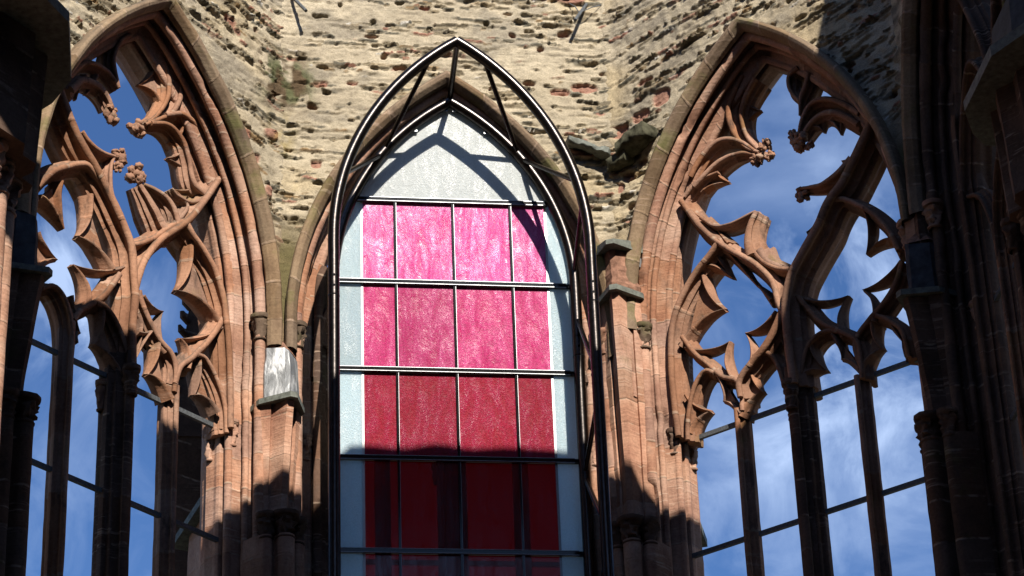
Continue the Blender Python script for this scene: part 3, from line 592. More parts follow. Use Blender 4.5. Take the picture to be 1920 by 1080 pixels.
RIGHT_RIBS = [
    ([(1395, 145), (1378, 180), (1368, 210), (1377, 250), (1398, 275), (1420, 283)], (.055, .06, .03), (.16, .14, .09)),
    ([(1420, 150), (1400, 185), (1392, 220), (1400, 255), (1418, 278)], (.05, .045, .03), (.14, .12, .08)),
    ([(1300, 335), (1315, 305), (1335, 278), (1358, 263), (1388, 265), (1412, 280)], (.06, .055, .03), (.16, .14, .09)),
    ([(1305, 352), (1335, 318), (1362, 296), (1390, 286), (1412, 288)], (.06, .05, .03), (.14, .12, .08)),
    ([(1288, 372), (1303, 350), (1322, 334), (1345, 322)], (.05, .025), (.15, .09)),
    ([(1412, 482), (1405, 452), (1409, 422), (1419, 397)], (.10, .075, .052), (.16, .14, .12)),
    ([(1318, 410), (1342, 425), (1370, 421), (1395, 408), (1416, 396)], (.045, .028, .030), (.14, .12, .10)),
    ([(1425, 470), (1440, 492), (1470, 503)], (.08, .05), (.14, .14)),
    ([(1615, 215), (1580, 195), (1547, 187), (1520, 196), (1503, 222), (1495, 250)], (.06, .055, .03), (.15, .14, .09)),
    ([(1612, 235), (1575, 215), (1545, 214), (1520, 230), (1502, 255)], (.06, .06, .035), (.14, .13, .09)),
    ([(1500, 130), (1482, 145), (1483, 170), (1500, 190)], (.05, .04, .03), (.14, .12, .10)),
    ([(1520, 140), (1512, 165), (1502, 185), (1497, 215)], (.05, .045, .02), (.14, .12, .08)),
    ([(1600, 300), (1575, 325), (1545, 345), (1520, 350), (1500, 352)], (.07, .05, .03), (.15, .12, .08)),
]
RIGHT_SPURS = [((1420, 203), (1385, 170), (1385, 250)), ((1360, 337), (1342, 318), (1318, 352)), ((1570, 247), (1580, 215), (1555, 225)), ((1538, 243), (1545, 215), (1525, 235)), ((1572, 297), (1600, 290), (1580, 320)), ((1482, 182), (1490, 150), (1505, 175))]
RIGHT_KNOBS = [(1432, 270, .06), (1440, 290, .05), (1416, 298, .06), (1495, 262, .085), (1482, 250, .045), (1513, 270, .045), (1500, 362, .07)]
def tracery(k, parent, bars, cusps, ribs, spurs, knobs):
    mb = MB()
    for pts, w, d in bars:
        if d > .135: w, d = (w*1.18 if not hasattr(w, '__len__') else w), d*1.18
        nose = .44-d*.85; bar(mb, [inv(k, nose, *p) for p in pts], w, d)
    for pts, w, d in ribs:
        nose = .44-(np.mean(d))*.8; bar(mb, [inv(k, nose, *p) for p in pts], tuple(q*1.35 for q in w), tuple(q*1.1 for q in d), prof=BARP)
    tr = smooth_auto(mb.build('tracery', M['tracery'], parent), 50)
    for t, a, b, kw in cusps: cusp(k, tr, t, a, b, **kw)
    for t, a, b in spurs: cusp(k, tr, t, a, b, w=.02, d=.07, web=True)
    for i, (x, y, r) in enumerate(knobs): leaf_knob(k, tr, (x, y), r, 13+i+k*7)
    return tr
def mullions(parent, tops, main=(.14, .20), sec=(.075, .125)):
    for i, (s, top) in enumerate(zip((-.658, 0, .658), tops)):
        mb = MB(); w, d = main if i == 1 else sec
        bar(mb, [(s, 5.0), (s, 9.0), (s, (top+9)/2), (s, top)], w, d, step=.12)
        if i == 1:
            for sx in (-1, 1): bar(mb, [(s+sx*w*.62, 5.0), (s+sx*w*.62, 9.0), (s+sx*w*.62, HM)], .045, .10, step=.12, dep=.44)
        mu = smooth_auto(mb.build('mullion', M['dark'] if i == 1 else M['tracery'], parent), 50)
        if i == 1:
            capital(mu, s, .44-d*.92, HM, .075, .30, M['dark'], 5); capital(mu, s-w*.9, .44+.05, HM-.12, .06, .30, M['tracery'], 8)
def rods(parent, hs):
    for h in hs:
        mb = MB(); mb.box((-1.33, .425, h-.022), (1.33, .46, h+.022)); o = mb.build('saddle_bar', M['iron'], parent)
WALLNAMES = {-2: ('chapel wall at the far left, seen edge-on as dark moulded shafts', 0), -1: ('apse wall on the left with a tall traceried window and sunlit red jambs', 0), 0: ('central apse wall of slate rubble behind the glass screen', 0),
             1: ('apse wall on the right with a traceried window, sunlit left half and dark right half', 0), 2: ('shadowed chapel wall at the far right edge', 0)}
walls = {}
def build_wall(k):
    n = (math.sin(k*A45)*RR, math.cos(k*A45)*RR, 0)
    w = empty('chapel_wall', WALLNAMES[k][0], 'wall', n, -k*A45, 'walls of the ruined apse'); walls[k] = w
    near = abs(k) < 2
    rubble(k, w, .0125 if near else .05, 40+k*3)
    mb = MB(); mb.box((-HALF+.01, .03, 0), (HALF-.01, .9, 4.9)); mb.box((-HALF+.02, .10, 4.9), (HALF-.02, .93, 5.05)); mb.build('sill_wall', M['red'], w)
    # outer face and thickness of the wall above the arch
    G = arch_path_pts(np.array([1.60]), 5.0, .2)[:, 0]
    top = 18.9
    V = []; F = []
    for (s, h) in G: V += [(s, .93, h), (math.copysign(HALF+.3, s) if abs(s) > .02 else s, .93, h if h < HS else h)]
    V = []; ng = len(G)
    for (s, h) in G: V.append((s, .925, h))
    for i, (s, h) in enumerate(G):
        if h < HS: V.append((math.copysign(HALF+.36, s), .925, h))
        else:
            f = 1-abs(s)/1.6; V.append(((HALF+.36)*s/1.6, .925, min(top, HS+(top-HS)*min(1, f*3))))
    F = [(i, i+1, ng+i+1, ng+i) for i in range(ng-1)]
    mkmesh('outer_face', V, F, M['dark'], w, smooth=False)
    mb = MB(); mb.prism([(-HALF, .0), (HALF, .0), (HALF+.36, .925), (-HALF-.36, .925)], 17.26+Z0, 17.34+Z0); mb.build('wall_head', M['brown'], w)
    sweep_arch('hood_mould', HOOD, HS-(.04 if k > 0 else .30), M['olive'], w, .006, 3+k, .02)
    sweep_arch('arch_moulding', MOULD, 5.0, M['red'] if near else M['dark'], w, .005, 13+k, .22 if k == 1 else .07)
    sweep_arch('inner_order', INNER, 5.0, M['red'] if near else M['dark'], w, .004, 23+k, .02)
    for sx in (-1, 1):
        cm = M['mosscap'] if (k, sx) in ((-1, 1), (0, -1), (1, -1)) else M['red']
        capital(w, sx*1.487, .085, 12.21+Z0, .088, .27, cm, 3+k*2+sx)
        capital(w, sx*1.385, .345, HM, .066, .27, M['red'] if (k, sx) != (1, -1) else M['dark'], 9+k*2+sx)
        capital(w, sx*1.33, .56, HM-.1, .05, .27, M['red'], 12+k*2+sx)
    # flat dressed strip between the hood foot and the corner
        mb = MB()
        for q in range(1):
            a, b = sorted((sx*1.53, sx*(HALF-.004))); mb.box((a, .01, 5.0), (b, .10, 11.95+Z0)); mb.box((a+.005, -.06, (11.55 if k > 0 else 11.9)+Z0), (b, .02, HS-(.03 if k > 0 else .28))); mb.jitter(.006, 7, 5)
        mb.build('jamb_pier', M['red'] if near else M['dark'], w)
    return w
for k in (-2, -1, 0, 1, 2): build_wall(k)
wl, wc, wr = walls[-1], walls[0], walls[1]
tracery(-1, wl, LEFT_BARS, LEFT_CUSPS, LEFT_RIBS, LEFT_SPURS, LEFT_KNOBS)
mullions(wl, (inv(-1, .33, 134, 600)[1], HM+.3, inv(-1, .33, 328, 720)[1])); rods(wl, (11.22+Z0, 10.09+Z0, 8.9+Z0))
trr = tracery(1, wr, RIGHT_BARS, RIGHT_CUSPS, RIGHT_RIBS, RIGHT_SPURS, RIGHT_KNOBS)
mullions(wr, (inv(1, .33, 1391, 760)[1], HM+.3, inv(1, .33, 1617, 700)[1])); rods(wr, (11.17+Z0, 10.0+Z0, 8.85+Z0))
for k in (0, 2, -2):
    mb = MB(); w = walls[k]
    for sx in (-1, 1):
        bar(mb, [(0, HM), (0, 12.3+Z0), (sx*.15, 13.1+Z0), (sx*.55, 13.9+Z0), (sx*.75, 14.2+Z0)], .08, .18)
        bar(mb, [(sx*1.32, 11.9+Z0), (sx*1.22, 12.5+Z0), (sx*.98, 13.0+Z0), (sx*.66, 13.3+Z0), (sx*.34, 13.0+Z0), (sx*.1, 12.5+Z0)], .065, .15)
        bar(mb, [(sx*.658, 11.3+Z0), (sx*.72, 11.7+Z0), (sx*.95, 12.1+Z0), (sx*1.28, 12.3+Z0)], .055, .12)
        bar(mb, [(sx*.658, 11.3+Z0), (sx*.60, 11.7+Z0), (sx*.35, 12.1+Z0), (sx*.04, 12.3+Z0)], .055, .12)
    for sx in (-1, 1): bar(mb, [(sx*1.27, 5.0), (sx*1.27, 9.0), (sx*1.27, 12.4+Z0), (sx*1.2, 13.1+Z0)], .11, .17, step=.12)
    smooth_auto(mb.build('tracery', M['dark'], w), 50)
    mullions(w, (11.5+Z0, HM+.3, 11.5+Z0)); rods(w, (11.2+Z0, 10.05+Z0, 8.9+Z0))
# broken slate ledge on the right wall, and the string of slates beside it on the central wall
def ledge(parent, s0, s1, dep, h0, h1, th, seed, mat, name='slate_ledge'):
    n, m = 46, 30; a = np.linspace(0, 2*PI, m, endpoint=False); V = []
    for i in range(n):
        f = i/(n-1); e = min(1, (min(f, 1-f)*9)**.5+.25); c = h0+(h1-h0)*f
        y = .02-(dep*.5+dep*.5*np.sign(-np.cos(a))*np.abs(np.cos(a))**.5)*e; z = np.sign(np.sin(a))*np.abs(np.sin(a))**.5*th*.5*e
        V.append(np.stack([np.full(m, s0+(s1-s0)*f), y+.03, c+z], 1))
    V = np.concatenate(V); lay = fbm(V*np.array((3, 3, 38))+seed, seed, 2); V = V+np.stack([fbm(V*6+q*9+seed, seed+q, 3) for q in range(3)], 1)*.05; V[:, 1] -= .02*lay
    F = [tuple(f) for f in grid_faces(n, m, True)]+[tuple(range(m-1, -1, -1)), tuple(range((n-1)*m, n*m))]
    return smooth_auto(MB().add(V, F).build(name, mat, parent), 45)
ledge(wr, -1.50, -1.10, .27, 14.22+Z0, 14.36+Z0, .15, 3, M['mossrock']); ledge(wr, -1.66, -1.40, .20, 14.12+Z0, 14.18+Z0, .12, 8, M['mossrock'])
ledge(wc, 1.18, 1.62, .22, 14.40+Z0, 14.27+Z0, .075, 5, M['slate'])
# ------------------------------------------------------------------ corner piers with their plates and lead covers
def corner(theta, label, plate_z=11.38, scale=1., kind='lead', cap_z=10.13, lit=True):
    th = math.radians(theta); R = RR/math.cos(PI/8)
    c = empty('corner_pier', label, 'pier', (R*math.sin(th), R*math.cos(th), 0), -th, 'moulded piers in the corners of the apse')
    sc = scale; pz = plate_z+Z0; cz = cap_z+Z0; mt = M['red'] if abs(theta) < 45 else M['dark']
    # clustered shafts below the capital
    mb = MB(); prof = [(-.30*sc, .10), (-.26*sc, -.02)]+[(-.155*sc+.06*sc*math.cos(t), -.09*sc+.06*sc*math.sin(t)) for t in np.linspace(-PI*.95, -PI*.1, 7)]+[(-.085*sc, -.10*sc)]+[(.085*sc*math.cos(t), -.17*sc+.085*sc*math.sin(t)) for t in np.linspace(-PI*1.08, PI*.08, 11)]+[(.085*sc, -.10*sc)]+[(.155*sc+.06*sc*math.cos(t), -.09*sc+.06*sc*math.sin(t)) for t in np.linspace(-PI*.9, -PI*.05, 7)]+[(.26*sc, -.02), (.30*sc, .10)]
    zs = np.arange(0, cz, .12)
    mb.ring([(0, 0, z) for z in zs], lambda i: [(x, y, zs[i]) for x, y in prof], True).jitter(.006, 6, 4)
    smooth_auto(mb.build('clustered_shaft', mt, c), 45)
    for x, y, r in ((-.155*sc, -.09*sc, .085*sc), (0, -.17*sc, .115*sc), (.155*sc, -.09*sc, .085*sc)):
        capital(c, x, y, cz, r, .26, M['dark'], 7+int(x*20))
    # the springer stub above, keeled and flaring up to the plate
    pa = [(-.20*sc, .10), (-.20*sc, .02), (-.12*sc, -.04), (-.10*sc, -.02), (-.03*sc, -.13), (.03*sc, -.13), (.10*sc, -.02), (.12*sc, -.04), (.20*sc, .02), (.20*sc, .10)]
    pb = [(-.20*sc, .10), (-.20*sc, -.04*sc), (-.13*sc, -.12*sc), (-.11*sc, -.09*sc), (-.035*sc, -.27*sc), (.035*sc, -.27*sc), (.11*sc, -.09*sc), (.13*sc, -.12*sc), (.20*sc, -.04*sc), (.20*sc, .10)]
    z = np.linspace(cz+.1, pz, 14)
    def rg(i):
        f = (i/13.)**1.3; return [((a[0]*(1-f)+b[0]*f), (a[1]*(1-f)+b[1]*f), z[i]) for a, b in zip(pa, pb)]
    mb = MB().ring([(0, 0, q) for q in z], rg, True).jitter(.006, 5, 6); mb.build('springer_stub', mt, c)
    def penta(hw, nose, back): return [(-hw, back), (-hw, -.07*sc), (-hw*.15, -nose), (hw*.15, -nose), (hw, -.07*sc), (hw, back)]
    pw, pn = .235*sc, .34*sc
    mb = MB().prism(penta(pw, pn, .12), pz, pz+.055); mb.jitter(.003, 4, 2); mb.build('weathering_plate', M['slate'], c)
    top = pz+.055
    if kind == 'lead':
        hw = .18*sc; nb = .20*sc; ht = .56*min(sc, 1.2)
        lo = penta(hw, nb, .12); zt = [top+ht, top+ht-.01, top+ht-.03, top+ht-.05, top+ht-.08, top+ht-.02]
        mb = MB(); n = 6; lev = 7; V = []
        for j in range(lev):
            f = j/(lev-1)
            for i, p in enumerate(lo):
                q = 1-.10*f; V.append((p[0]*q, p[1]*q if p[1] < 0 else p[1], top+(zt[i]-top)*f))
        F = [tuple(f) for f in grid_faces(lev, n, True)]+[tuple(range((lev-1)*n, lev*n))]
        mb.add(V, F).jitter(.014, 6, 5); mb.build('lead_cover', M['lead'] if abs(theta) < 45 else M['leadshade'], c)
        mb = MB(); V = []
        for j in range(5):
            f = j/4; q = .85*(1-f)+.25*f
            V += [(p[0]*q, (p[1]*q if p[1] < 0 else p[1]), top+ht-.04+f*.17) for p in lo]
        mb.add(V, [tuple(f) for f in grid_faces(5, 6, True)]).jitter(.03, 9, 7); mb.build('broken_stone', M['brown'], c)
    elif kind == 'block':
        mb = MB(); V = []; lo = penta(.19*sc, .24*sc, .12)
        for j in range(8): V += [(p[0]*(1.0+.04*math.sin(j*2)), p[1], top+j/7*.44) for p in lo]
        mb.add(V, [tuple(f) for f in grid_faces(8, 6, True)]).jitter(.035, 9, 8); mb.build('broken_stone', M['brown'], c)
        t2 = top+.44; mb = MB().prism(penta(.26, .36, .12), t2, [t2+.16, t2+.12, t2+.05, t2+.05, t2+.12, t2+.16]); mb.jitter(.003, 4, 2); mb.build('weathering_plate', M['slate'], c)
        mb = MB().prism([(.12, .05), (.15, -.16), (.24, -.02), (.24, .05)], t2-.14, [t2+.26, t2-.02, t2+.16, t2+.26]); mb.build('lead_flashing', M['lead'], c)
    return c
corner(-22.5, 'corner pier left of the glass screen with a pale lead cover', 11.37)
corner(22.5, 'corner pier right of the glass screen with two slate plates around a broken block', 12.60, kind='block')
corner(-67.5, 'dark corner pier at the left edge with a slate plate against the cloud', 11.40)
corner(67.5, 'dark corner pier right of the right window with a shadowed lead cover', 11.40)
def arch_pier(sx, label):
    pm = M['red'] if sx < 0 else M['dark']
    """stump of the choir arch: clustered shafts, capital, moulded stub and a big overhanging slab"""
    c = empty('arch_pier', label, 'pier', (sx*4.0, -1.66, 0), 0, 'stumps of the choir arch'); cz, pz = 10.32+Z0, 11.30+Z0
    def X(l): return [(-sx*x, y) for x, y in (l if sx < 0 else l[::-1])]
    def A(cx, cy, r, a0, a1, n=8): return [(cx+r*math.cos(t), cy+r*math.sin(t)) for t in np.radians(np.linspace(a0, a1, n))]
    # local x runs towards the middle of the chapel
    low = [(-.9, .35), (-.1, .32)]+A(.10, .22, .07, 150, -60)+[(.10, .10)]+A(.20, .02, .085, 110, -110)+[(.10, -.12)]+A(.18, -.26, .07, 90, -120)+[(.12, -.38)]+A(.12, -.52, .085, 80, -150)+[(-.1, -.7), (-.9, -.9)]
    zs = np.arange(0, cz-.1, .12); L = X([(x-.07, y) for x, y in low])
    mb = MB(); mb.ring([(0, 0, z) for z in zs], lambda i: [(x, y, zs[i]) for x, y in L]).jitter(.006, 6, 4); smooth_auto(mb.build('clustered_shaft', pm, c), 45)
    for x, y, r in ((.10, .22, .10), (.20, .02, .12), (.18, -.26, .10), (.12, -.52, .12)): capital(c, -sx*(x-.07), y, cz-.06, r, .30, pm, 5+int(x*30))
    up = [(-.9, .35), (-.05, .33), (.14, .26), (.18, .17), (.30, .12), (.33, .02), (.26, -.08), (.34, -.16), (.37, -.28), (.28, -.40), (.30, -.55), (.1, -.8), (-.9, -.95)]
    zs2 = np.linspace(cz+.06, pz, 12); U = X(up)
    mb = MB(); mb.ring([(0, 0, z) for z in zs2], lambda i: [(x*(1+.10*(i/11)), y*(1+.06*(i/11)), zs2[i]) for x, y in U]).jitter(.006, 5, 5); smooth_auto(mb.build('springer_stub', M['dark'], c), 45)
    slab = X([(-.9, .52), (.28, .50), (.42, .34), (.57, .02), (.57, -.75), (.36, -1.15), (-.9, -1.3)])
    mb = MB().prism(slab, pz, pz+.09); mb.jitter(.004, 3, 2); mb.build('overhanging_slab', M['slate'], c)
    led = X([(-.85, .40), (.18, .38), (.34, .0), (.34, -.6), (.2, -.95), (-.85, -1.1)])
    mb = MB().prism(led, pz+.09, pz+.75, [(x*.8, y*.8) for x, y in led]); mb.jitter(.02, 5, 5); mb.build('lead_cover', M['leadshade'], c)
arch_pier(-1, 'massive pier at the left edge with lit shafts under an overhanging dark slab')
arch_pier(1, 'massive pier at the right edge in deep shadow with a grey slab')
# ------------------------------------------------------------------ buttresses and a pinnacle outside
def buttress(theta, y0, zc, label):
    th = math.radians(theta); R = RR/math.cos(PI/8)
    b = empty('buttress', label, 'buttress', (R*math.sin(th), R*math.cos(th), 0), -th, 'buttresses outside the apse')
    mb = MB(); zs = np.arange(0, zc+.01, .3)
    mb.ring([(0, 0, z) for z in zs], lambda i: [(-.27, .5, zs[i]), (-.27, y0+.9, zs[i]), (.27, y0+.9, zs[i]), (.27, .5, zs[i])]).jitter(.03, 3, 3); mb.build('masonry', M['red'], b)
    mb = MB(); mb.prism([(-.36, .6), (-.36, y0+1.1), (.36, y0+1.1), (.36, .6)], [zc, zc-.28, zc-.28, zc], [zc+.08, zc-.20, zc-.20, zc+.08]); mb.build('weathering_plate', M['slate'], b)
    mb = MB(); mb.box((-.2, .5, zc-.4), (.2, y0+.55, zc+.9)); mb.prism([(-.2, .5), (-.2, y0+.55), (.2, y0+.55), (.2, .5)], zc+.9, zc+1.0, [(-.18, .5), (-.18, y0), (.18, y0), (.18, .5)]); mb.jitter(.02, 4, 4)
    return b
buttress(-22.5, .55, 10.85+Z0, 'buttress outside the left window with a dark slate plate')
buttress(22.5, .55, 10.95+Z0, 'buttress outside the right window with a dark slate plate')
pn = empty('pinnacle', 'dark crocketed pinnacle behind the right lights of the left window', 'pinnacle', (-2.42, 6.0, 0))
zt = 14.15+Z0
mb = MB(); mb.prism([(-.22, -.22), (.22, -.22), (.22, .22), (-.22, .22)], 0, zt-2.2); mb.build('shaft', M['dark'], pn)
mb = MB(); mb.prism([(-.24, -.24), (.24, -.24), (.24, .24), (-.24, .24)], zt-2.2, zt, [(-.03, -.03), (.03, -.03), (.03, .03), (-.03, .03)]); mb.build('spire', M['dark'], pn)
for j in range(13):
    f = j/13; r = .24*(1-f)+.03*f; z = zt-2.2+f*2.2
    for (sx, sy) in ((-1, -1), (1, -1), (-1, 1), (1, 1)):
        mb = MB(); mb.tube([(sx*r*.9, sy*r*.9, z), (sx*(r+.045), sy*(r+.045), z+.045), (sx*(r+.06), sy*(r+.06), z+.10)], [.03, .034, .016], 6); mb.build('crocket', M['dark'], pn)
# ------------------------------------------------------------------ the steel and glass screen
YG = 4.0; XC = .03
scr = empty('glass_screen', 'tall pointed steel screen with crimson and frosted glass panes before the central window', 'glass screen', (XC, YG, 0))
def arc_line(w, a, hs, y, zb, n=34, top=None):
    R = w+a; ph = math.acos(a/R)
    left = [(-w, y, z) for z in np.linspace(zb, hs, 14, endpoint=False)]+[(-(R*math.cos(ph*q)-a), y, hs+R*math.sin(ph*q)) for q in np.linspace(0, 1, n)]
    return left
IW, IA, IH = 1.172, 1.28, 12.755+Z0
OW, OA, OH = 1.215, 1.51, 12.80+Z0
for nm, w, a, hs, y, r, lab in (('outer_arch', OW, OA, OH, -.8, .055, 'outer steel tube arch standing proud of the glass'), ('inner_arch', IW, IA, IH, -.045, .055, 'inner steel tube arch framing the glass')):
    mb = MB(); l = arc_line(w, a, hs, y, .3)
    mb.tube(l, r, 20); mb.tube([(-x, yy, z) for x, yy, z in l], r, 20)
    o = smooth_auto(mb.build(nm, M['steel'], scr, label=lab), 60)
    for sx in (-1, 1):
        z = (12.18 if y < -.5 else 12.0)+Z0; MB().tube([(sx*w, y, z-.006), (sx*w, y, z+.006)], r*1.04, 20).build('pipe_joint', M['bar'], o)
        for dz in (.09, .20): MB().tube([(sx*w, y-r*.8, z+dz), (sx*w, y-r*1.06, z+dz)], .012, 8).build('bolt', M['bar'], o)
def on(w, a, hs, z, sx):
    if z <= hs: return sx*w
    return sx*(math.sqrt(max(0, (w+a)**2-(z-hs)**2))-a)
def strut(z0, z1, sx):
    """from the outer arch at height z0 to the inner arch at z1"""
    mb = MB(); p = (on(OW, OA, OH, z0, sx), -.8, z0); q = (on(IW, IA, IH, z1, sx), -.02, z1)
    mb.tube([p, tuple((a+b)/2 for a, b in zip(p, q)), q], .024, 12); smooth_auto(mb.build('strut', M['steel'], scr), 60)
mb = MB(); mb.tube([(0, -.8, 15.02+Z0), (0, -.41, 14.95+Z0), (0, -.02, 14.88+Z0)], .03, 12); smooth_auto(mb.build('strut', M['steel'], scr), 60)
for sx in (-1, 1):
    for z0, z1 in ((14.87, 14.22), (13.50, 14.22), (13.3, 12.9), (11.45, 12.45), (11.2, 10.75), (9.9, 10.75), (9.7, 8.9)): strut(z0+Z0, z1+Z0, sx)
# panes
TR = [13.70+Z0, 12.78+Z0, 11.83+Z0, 10.905+Z0, 9.965+Z0, 9.03+Z0, 8.1+Z0, 7.17+Z0]
VX = [-.895, -.567, 0, .567, .915]
def inner_half(z): return abs(on(IW, IA, IH, z, 1))-.036
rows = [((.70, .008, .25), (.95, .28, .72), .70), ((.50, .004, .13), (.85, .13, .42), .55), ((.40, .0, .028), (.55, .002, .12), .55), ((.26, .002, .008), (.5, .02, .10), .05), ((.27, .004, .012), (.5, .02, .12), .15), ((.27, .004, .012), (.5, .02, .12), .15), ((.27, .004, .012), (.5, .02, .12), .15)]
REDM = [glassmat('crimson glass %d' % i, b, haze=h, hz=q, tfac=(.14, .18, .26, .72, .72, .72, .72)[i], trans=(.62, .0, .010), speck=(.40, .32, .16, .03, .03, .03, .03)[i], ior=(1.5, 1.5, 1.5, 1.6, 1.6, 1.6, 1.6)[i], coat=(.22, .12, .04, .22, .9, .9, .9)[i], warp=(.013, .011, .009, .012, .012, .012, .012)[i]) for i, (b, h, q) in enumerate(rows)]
FROST = glassmat('frosted glass', (.90, .95, .95), (.7, .8, .85), .05, .07, .3, .9, (.92, .95, .95), .3, .06, tlf=.52, gr=.3)
PALE = glassmat('pale blue glass', (.78, .93, .98), (.7, .82, .9), .16, .10, .3, .5, (.86, .92, .94), .3, .05, tlf=.6, gr=.2)
def pane(poly, y, mat, name, thick=.010):
    cx = sum(p[0] for p in poly)/len(poly); cz = sum(p[1] for p in poly)/len(poly)
    n = len(poly); V = [(x-cx, 0, z-cz) for x, z in poly]+[(x-cx, thick, z-cz) for x, z in poly]
    F = [tuple(range(n)), tuple(range(2*n-1, n-1, -1))]+[(i, n+i, n+(i+1) % n, (i+1) % n) for i in range(n)]
    o = mkmesh(name, V, F, mat, scr, smooth=False); o.location = (cx, y, cz); return o
GAP = .012
for r in range(7):
    zt_, zb_ = TR[r]-.022, TR[r+1]+.022
    xs = [None]+VX+[None]
    for c in range(6):
        def lim(x, z, side): return max(-inner_half(z), min(inner_half(z), x))
        zz = np.linspace(zb_, zt_, 12 if r == 0 else 3)
        def xl(z): return -inner_half(z) if c == 0 else max(-inner_half(z), VX[c-1]+(GAP if c in (2, 3, 4) else .011))
        def xr(z): return inner_half(z) if c == 5 else min(inner_half(z), VX[c]-(GAP if c in (1, 2, 3) else .011))
        pl = [(xl(z), z) for z in zz if xr(z)-xl(z) > .01]+[(xr(z), z) for z in zz[::-1] if xr(z)-xl(z) > .01]
        if len(pl) < 4: continue
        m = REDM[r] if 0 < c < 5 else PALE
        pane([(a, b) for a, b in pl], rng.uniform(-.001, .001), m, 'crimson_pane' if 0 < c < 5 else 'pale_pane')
zz = np.concatenate([np.linspace(TR[0]+.022, 14.80+Z0, 26), [14.86+Z0]])
pane([(-inner_half(z), z) for z in zz[:-1]]+[(0, 14.84+Z0)]+[(inner_half(z), z) for z in zz[::-1][1:]], 0, FROST, 'frosted_pane')
for r, z in enumerate(TR):
    h = inner_half(z)+.03
    MB().box((-h, -.035, z-.0172), (h, .03, z+.0172)).build('transom', M['bar'], scr)
    mb = MB(); mb.box((-h+.03, -.040, z+.0175), (h-.08, -.015, z+.0225)); mb.box((-h+.03, -.040, z-.0225), (h-.08, -.015, z-.0175)); mb.build('transom_lip', M['lip'], scr)
for x in VX[1:4]:
    for r in range(7):
        a, b = TR[r+1]+.026, TR[r]-.026
        MB().box((x-.012, -.028, a), (x+.008, .025, b)).build('glazing_bar', M['bar'], scr)
        MB().box((x+.0085, -.026, a), (x+.0115, -.004, b)).build('bar_lip', M['lip'], scr)
for x in (VX[0], VX[4]):
    MB().box((x-.011, -.004, TR[7]+.026), (x+.011, .012, 13.67+Z0 if x < 0 else 13.62+Z0)).build('edge_strip', M['white'] if x < 0 else M['lip'], scr)
for sx, z in ((-1, 14.55), (1, 14.55), (-1, 14.80), (1, 14.80)):
    x = on(IW, IA, IH, z+Z0, sx)*.92 if z < 14.7 else sx*.05
    MB().box((x-.026, -.04, z+Z0-.06), (x+.026, -.012, z+Z0-.042)).build('glass_clamp', M['lip'], scr)
# iron brackets high on the wall
for (x, z, lab) in ((-1.50, 15.95, 'iron strut high on the wall left of the arch tip'), (1.40, 15.96, 'iron bracket with two thin rods on a red block right of the arch tip')):
    b = empty('iron_bracket', lab, 'bracket', (x, YG, z+Z0))
    sgn = 1 if x < 0 else -1
    mb = MB(); mb.tube([(sgn*.08, -.20, -.17), (0, -.10, 0), (-sgn*.08, .0, .17)], .018, 8); mb.build('rod', M['iron'], b)
    if x > 0:
        for q in (-.10, .24): MB().tube([(-.02, -.12, -.02), (q*.5, -.08, .08), (q, -.02, .16)], .006, 6).build('thin_rod', M['iron'], b)
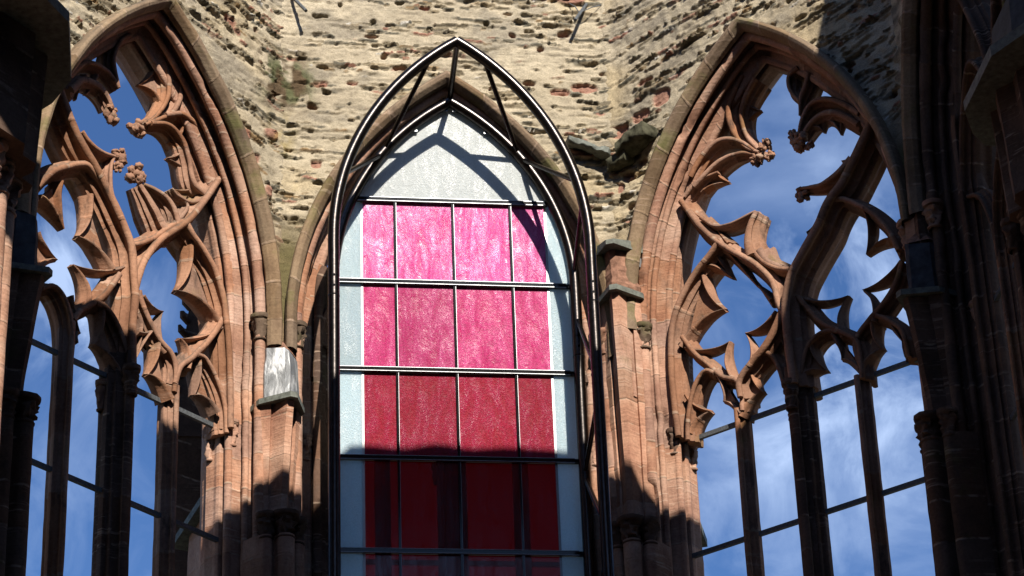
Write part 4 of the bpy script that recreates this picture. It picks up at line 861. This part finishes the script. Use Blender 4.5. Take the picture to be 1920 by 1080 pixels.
# ------------------------------------------------------------------ ground, and unseen walls added out of view to shade the apse
g = MB(); n = 40; xs = np.linspace(-600, 600, 2); g.add([(-600, -600, 0), (600, -600, 0), (600, 600, 0), (-600, 600, 0)], [(0, 1, 2, 3)]); tagit(g.build('ground', M['ground']), kind='structure')
def shade_wall(y, thick, under, topline, legs, label, hole=None):
    """an unseen wall added to block sun, on two legs: a wide segmental opening below, a broken head above"""
    e = empty('shade_wall', label, 'wall', (0, y, 0), 0, 'unseen walls added to block the sun')
    xs = np.unique(np.concatenate([np.arange(topline[0][0], topline[-1][0]+.01, .12), [p[0] for p in topline]]))
    tx = [p[0] for p in topline]; tz = [p[1] for p in topline]
    for i in range(1):
        V = []; F = []
        zt = np.interp(xs, tx, tz)+.05*vnoise(np.stack([xs*3.1, xs*0, xs*0], 1), 3); zu = np.array([under(x) for x in xs])
        for q, yy in enumerate((-thick/2, thick/2)):
            for x, a, b in zip(xs, zu, zt): V += [(x, yy, a), (x, yy, b)]
        m = len(xs); B = 2*m
        for j in range(m-1):
            a = 2*j
            if hole and hole[0]-.01 <= xs[j] < hole[1]-.01: continue
            F += [(a, a+2, a+3, a+1), (B+a, B+a+1, B+a+3, B+a+2), (a, B+a, B+a+2, a+2), (a+1, a+3, B+a+3, B+a+1)]
        F += [(0, 1, B+1, B), (2*m-2, B+2*m-2, B+2*m-1, 2*m-1)]
        mkmesh('masonry', V, F, M['red'], e, smooth=False)
    return e
tl = [(-9, 15.9), (-4.2, 15.9), (-2.8, 15.98), (-2.2, 16.15), (-1.7, 15.95), (-1.3, 15.6), (-.98, 15.58), (-.6, 15.75), (-.2, 15.9), (.15, 16.26), (2.35, 16.26), (2.6, 16.1), (3.0, 15.7), (3.35, 15.7), (3.7, 16.0), (3.95, 16.4), (4.15, 17.4), (4.35, 18.6), (4.6, 20.2), (9, 20.8)]  # top line shaped to cast the shadow edge on the apse
shade_wall(-3.0, .6, lambda x: (14.9+Z0 if -2.65 < x < 3.2 else 11.32+Z0 if x < 0 else 11.75+Z0) if abs(x) < 5.2 else 0., [(a, b+Z0) for a, b in tl], None, 'unseen wall on a wide arch, added with a ragged top to cast the shadow edge')
shade_wall(-7.0, .6, lambda x: (15.3+Z0 if x > -1.95 else 14.25+Z0) if -4.6 < x < 3.9 else 0., [(-6, 18.4+Z0), (-1, 18.6+Z0), (3, 18.5+Z0), (8, 18.7+Z0), (9, 20+Z0)], None, 'second unseen wall on a wide arch, added to shade below the first')

for sx, lab in ((-1, 'unseen side wall of the nave on its left side, raised to block skylight'), (1, 'unseen side wall of the nave on its right side, raised to block skylight')):
    e = empty('side_wall', lab, 'wall', (sx*5.6, -12.5, 0), 0, 'side walls of the nave')
    MB().box((-.4, -10, 0), (.4, 9.4, 19.5)).jitter(.04, 2, 3).build('masonry', M['dark'], e)  # unseen nave walls, made tall to cut skylight in the apse
e = empty('west_wall', 'unseen plain west wall closing the nave, added to block skylight', 'wall', (0, -23, 0)); MB().box((-7.2, -.4, 0), (7.2, .4, 19.0)).jitter(.04, 2, 3).build('masonry', M['dark'], e)  # unseen, put in behind the camera to block skylight
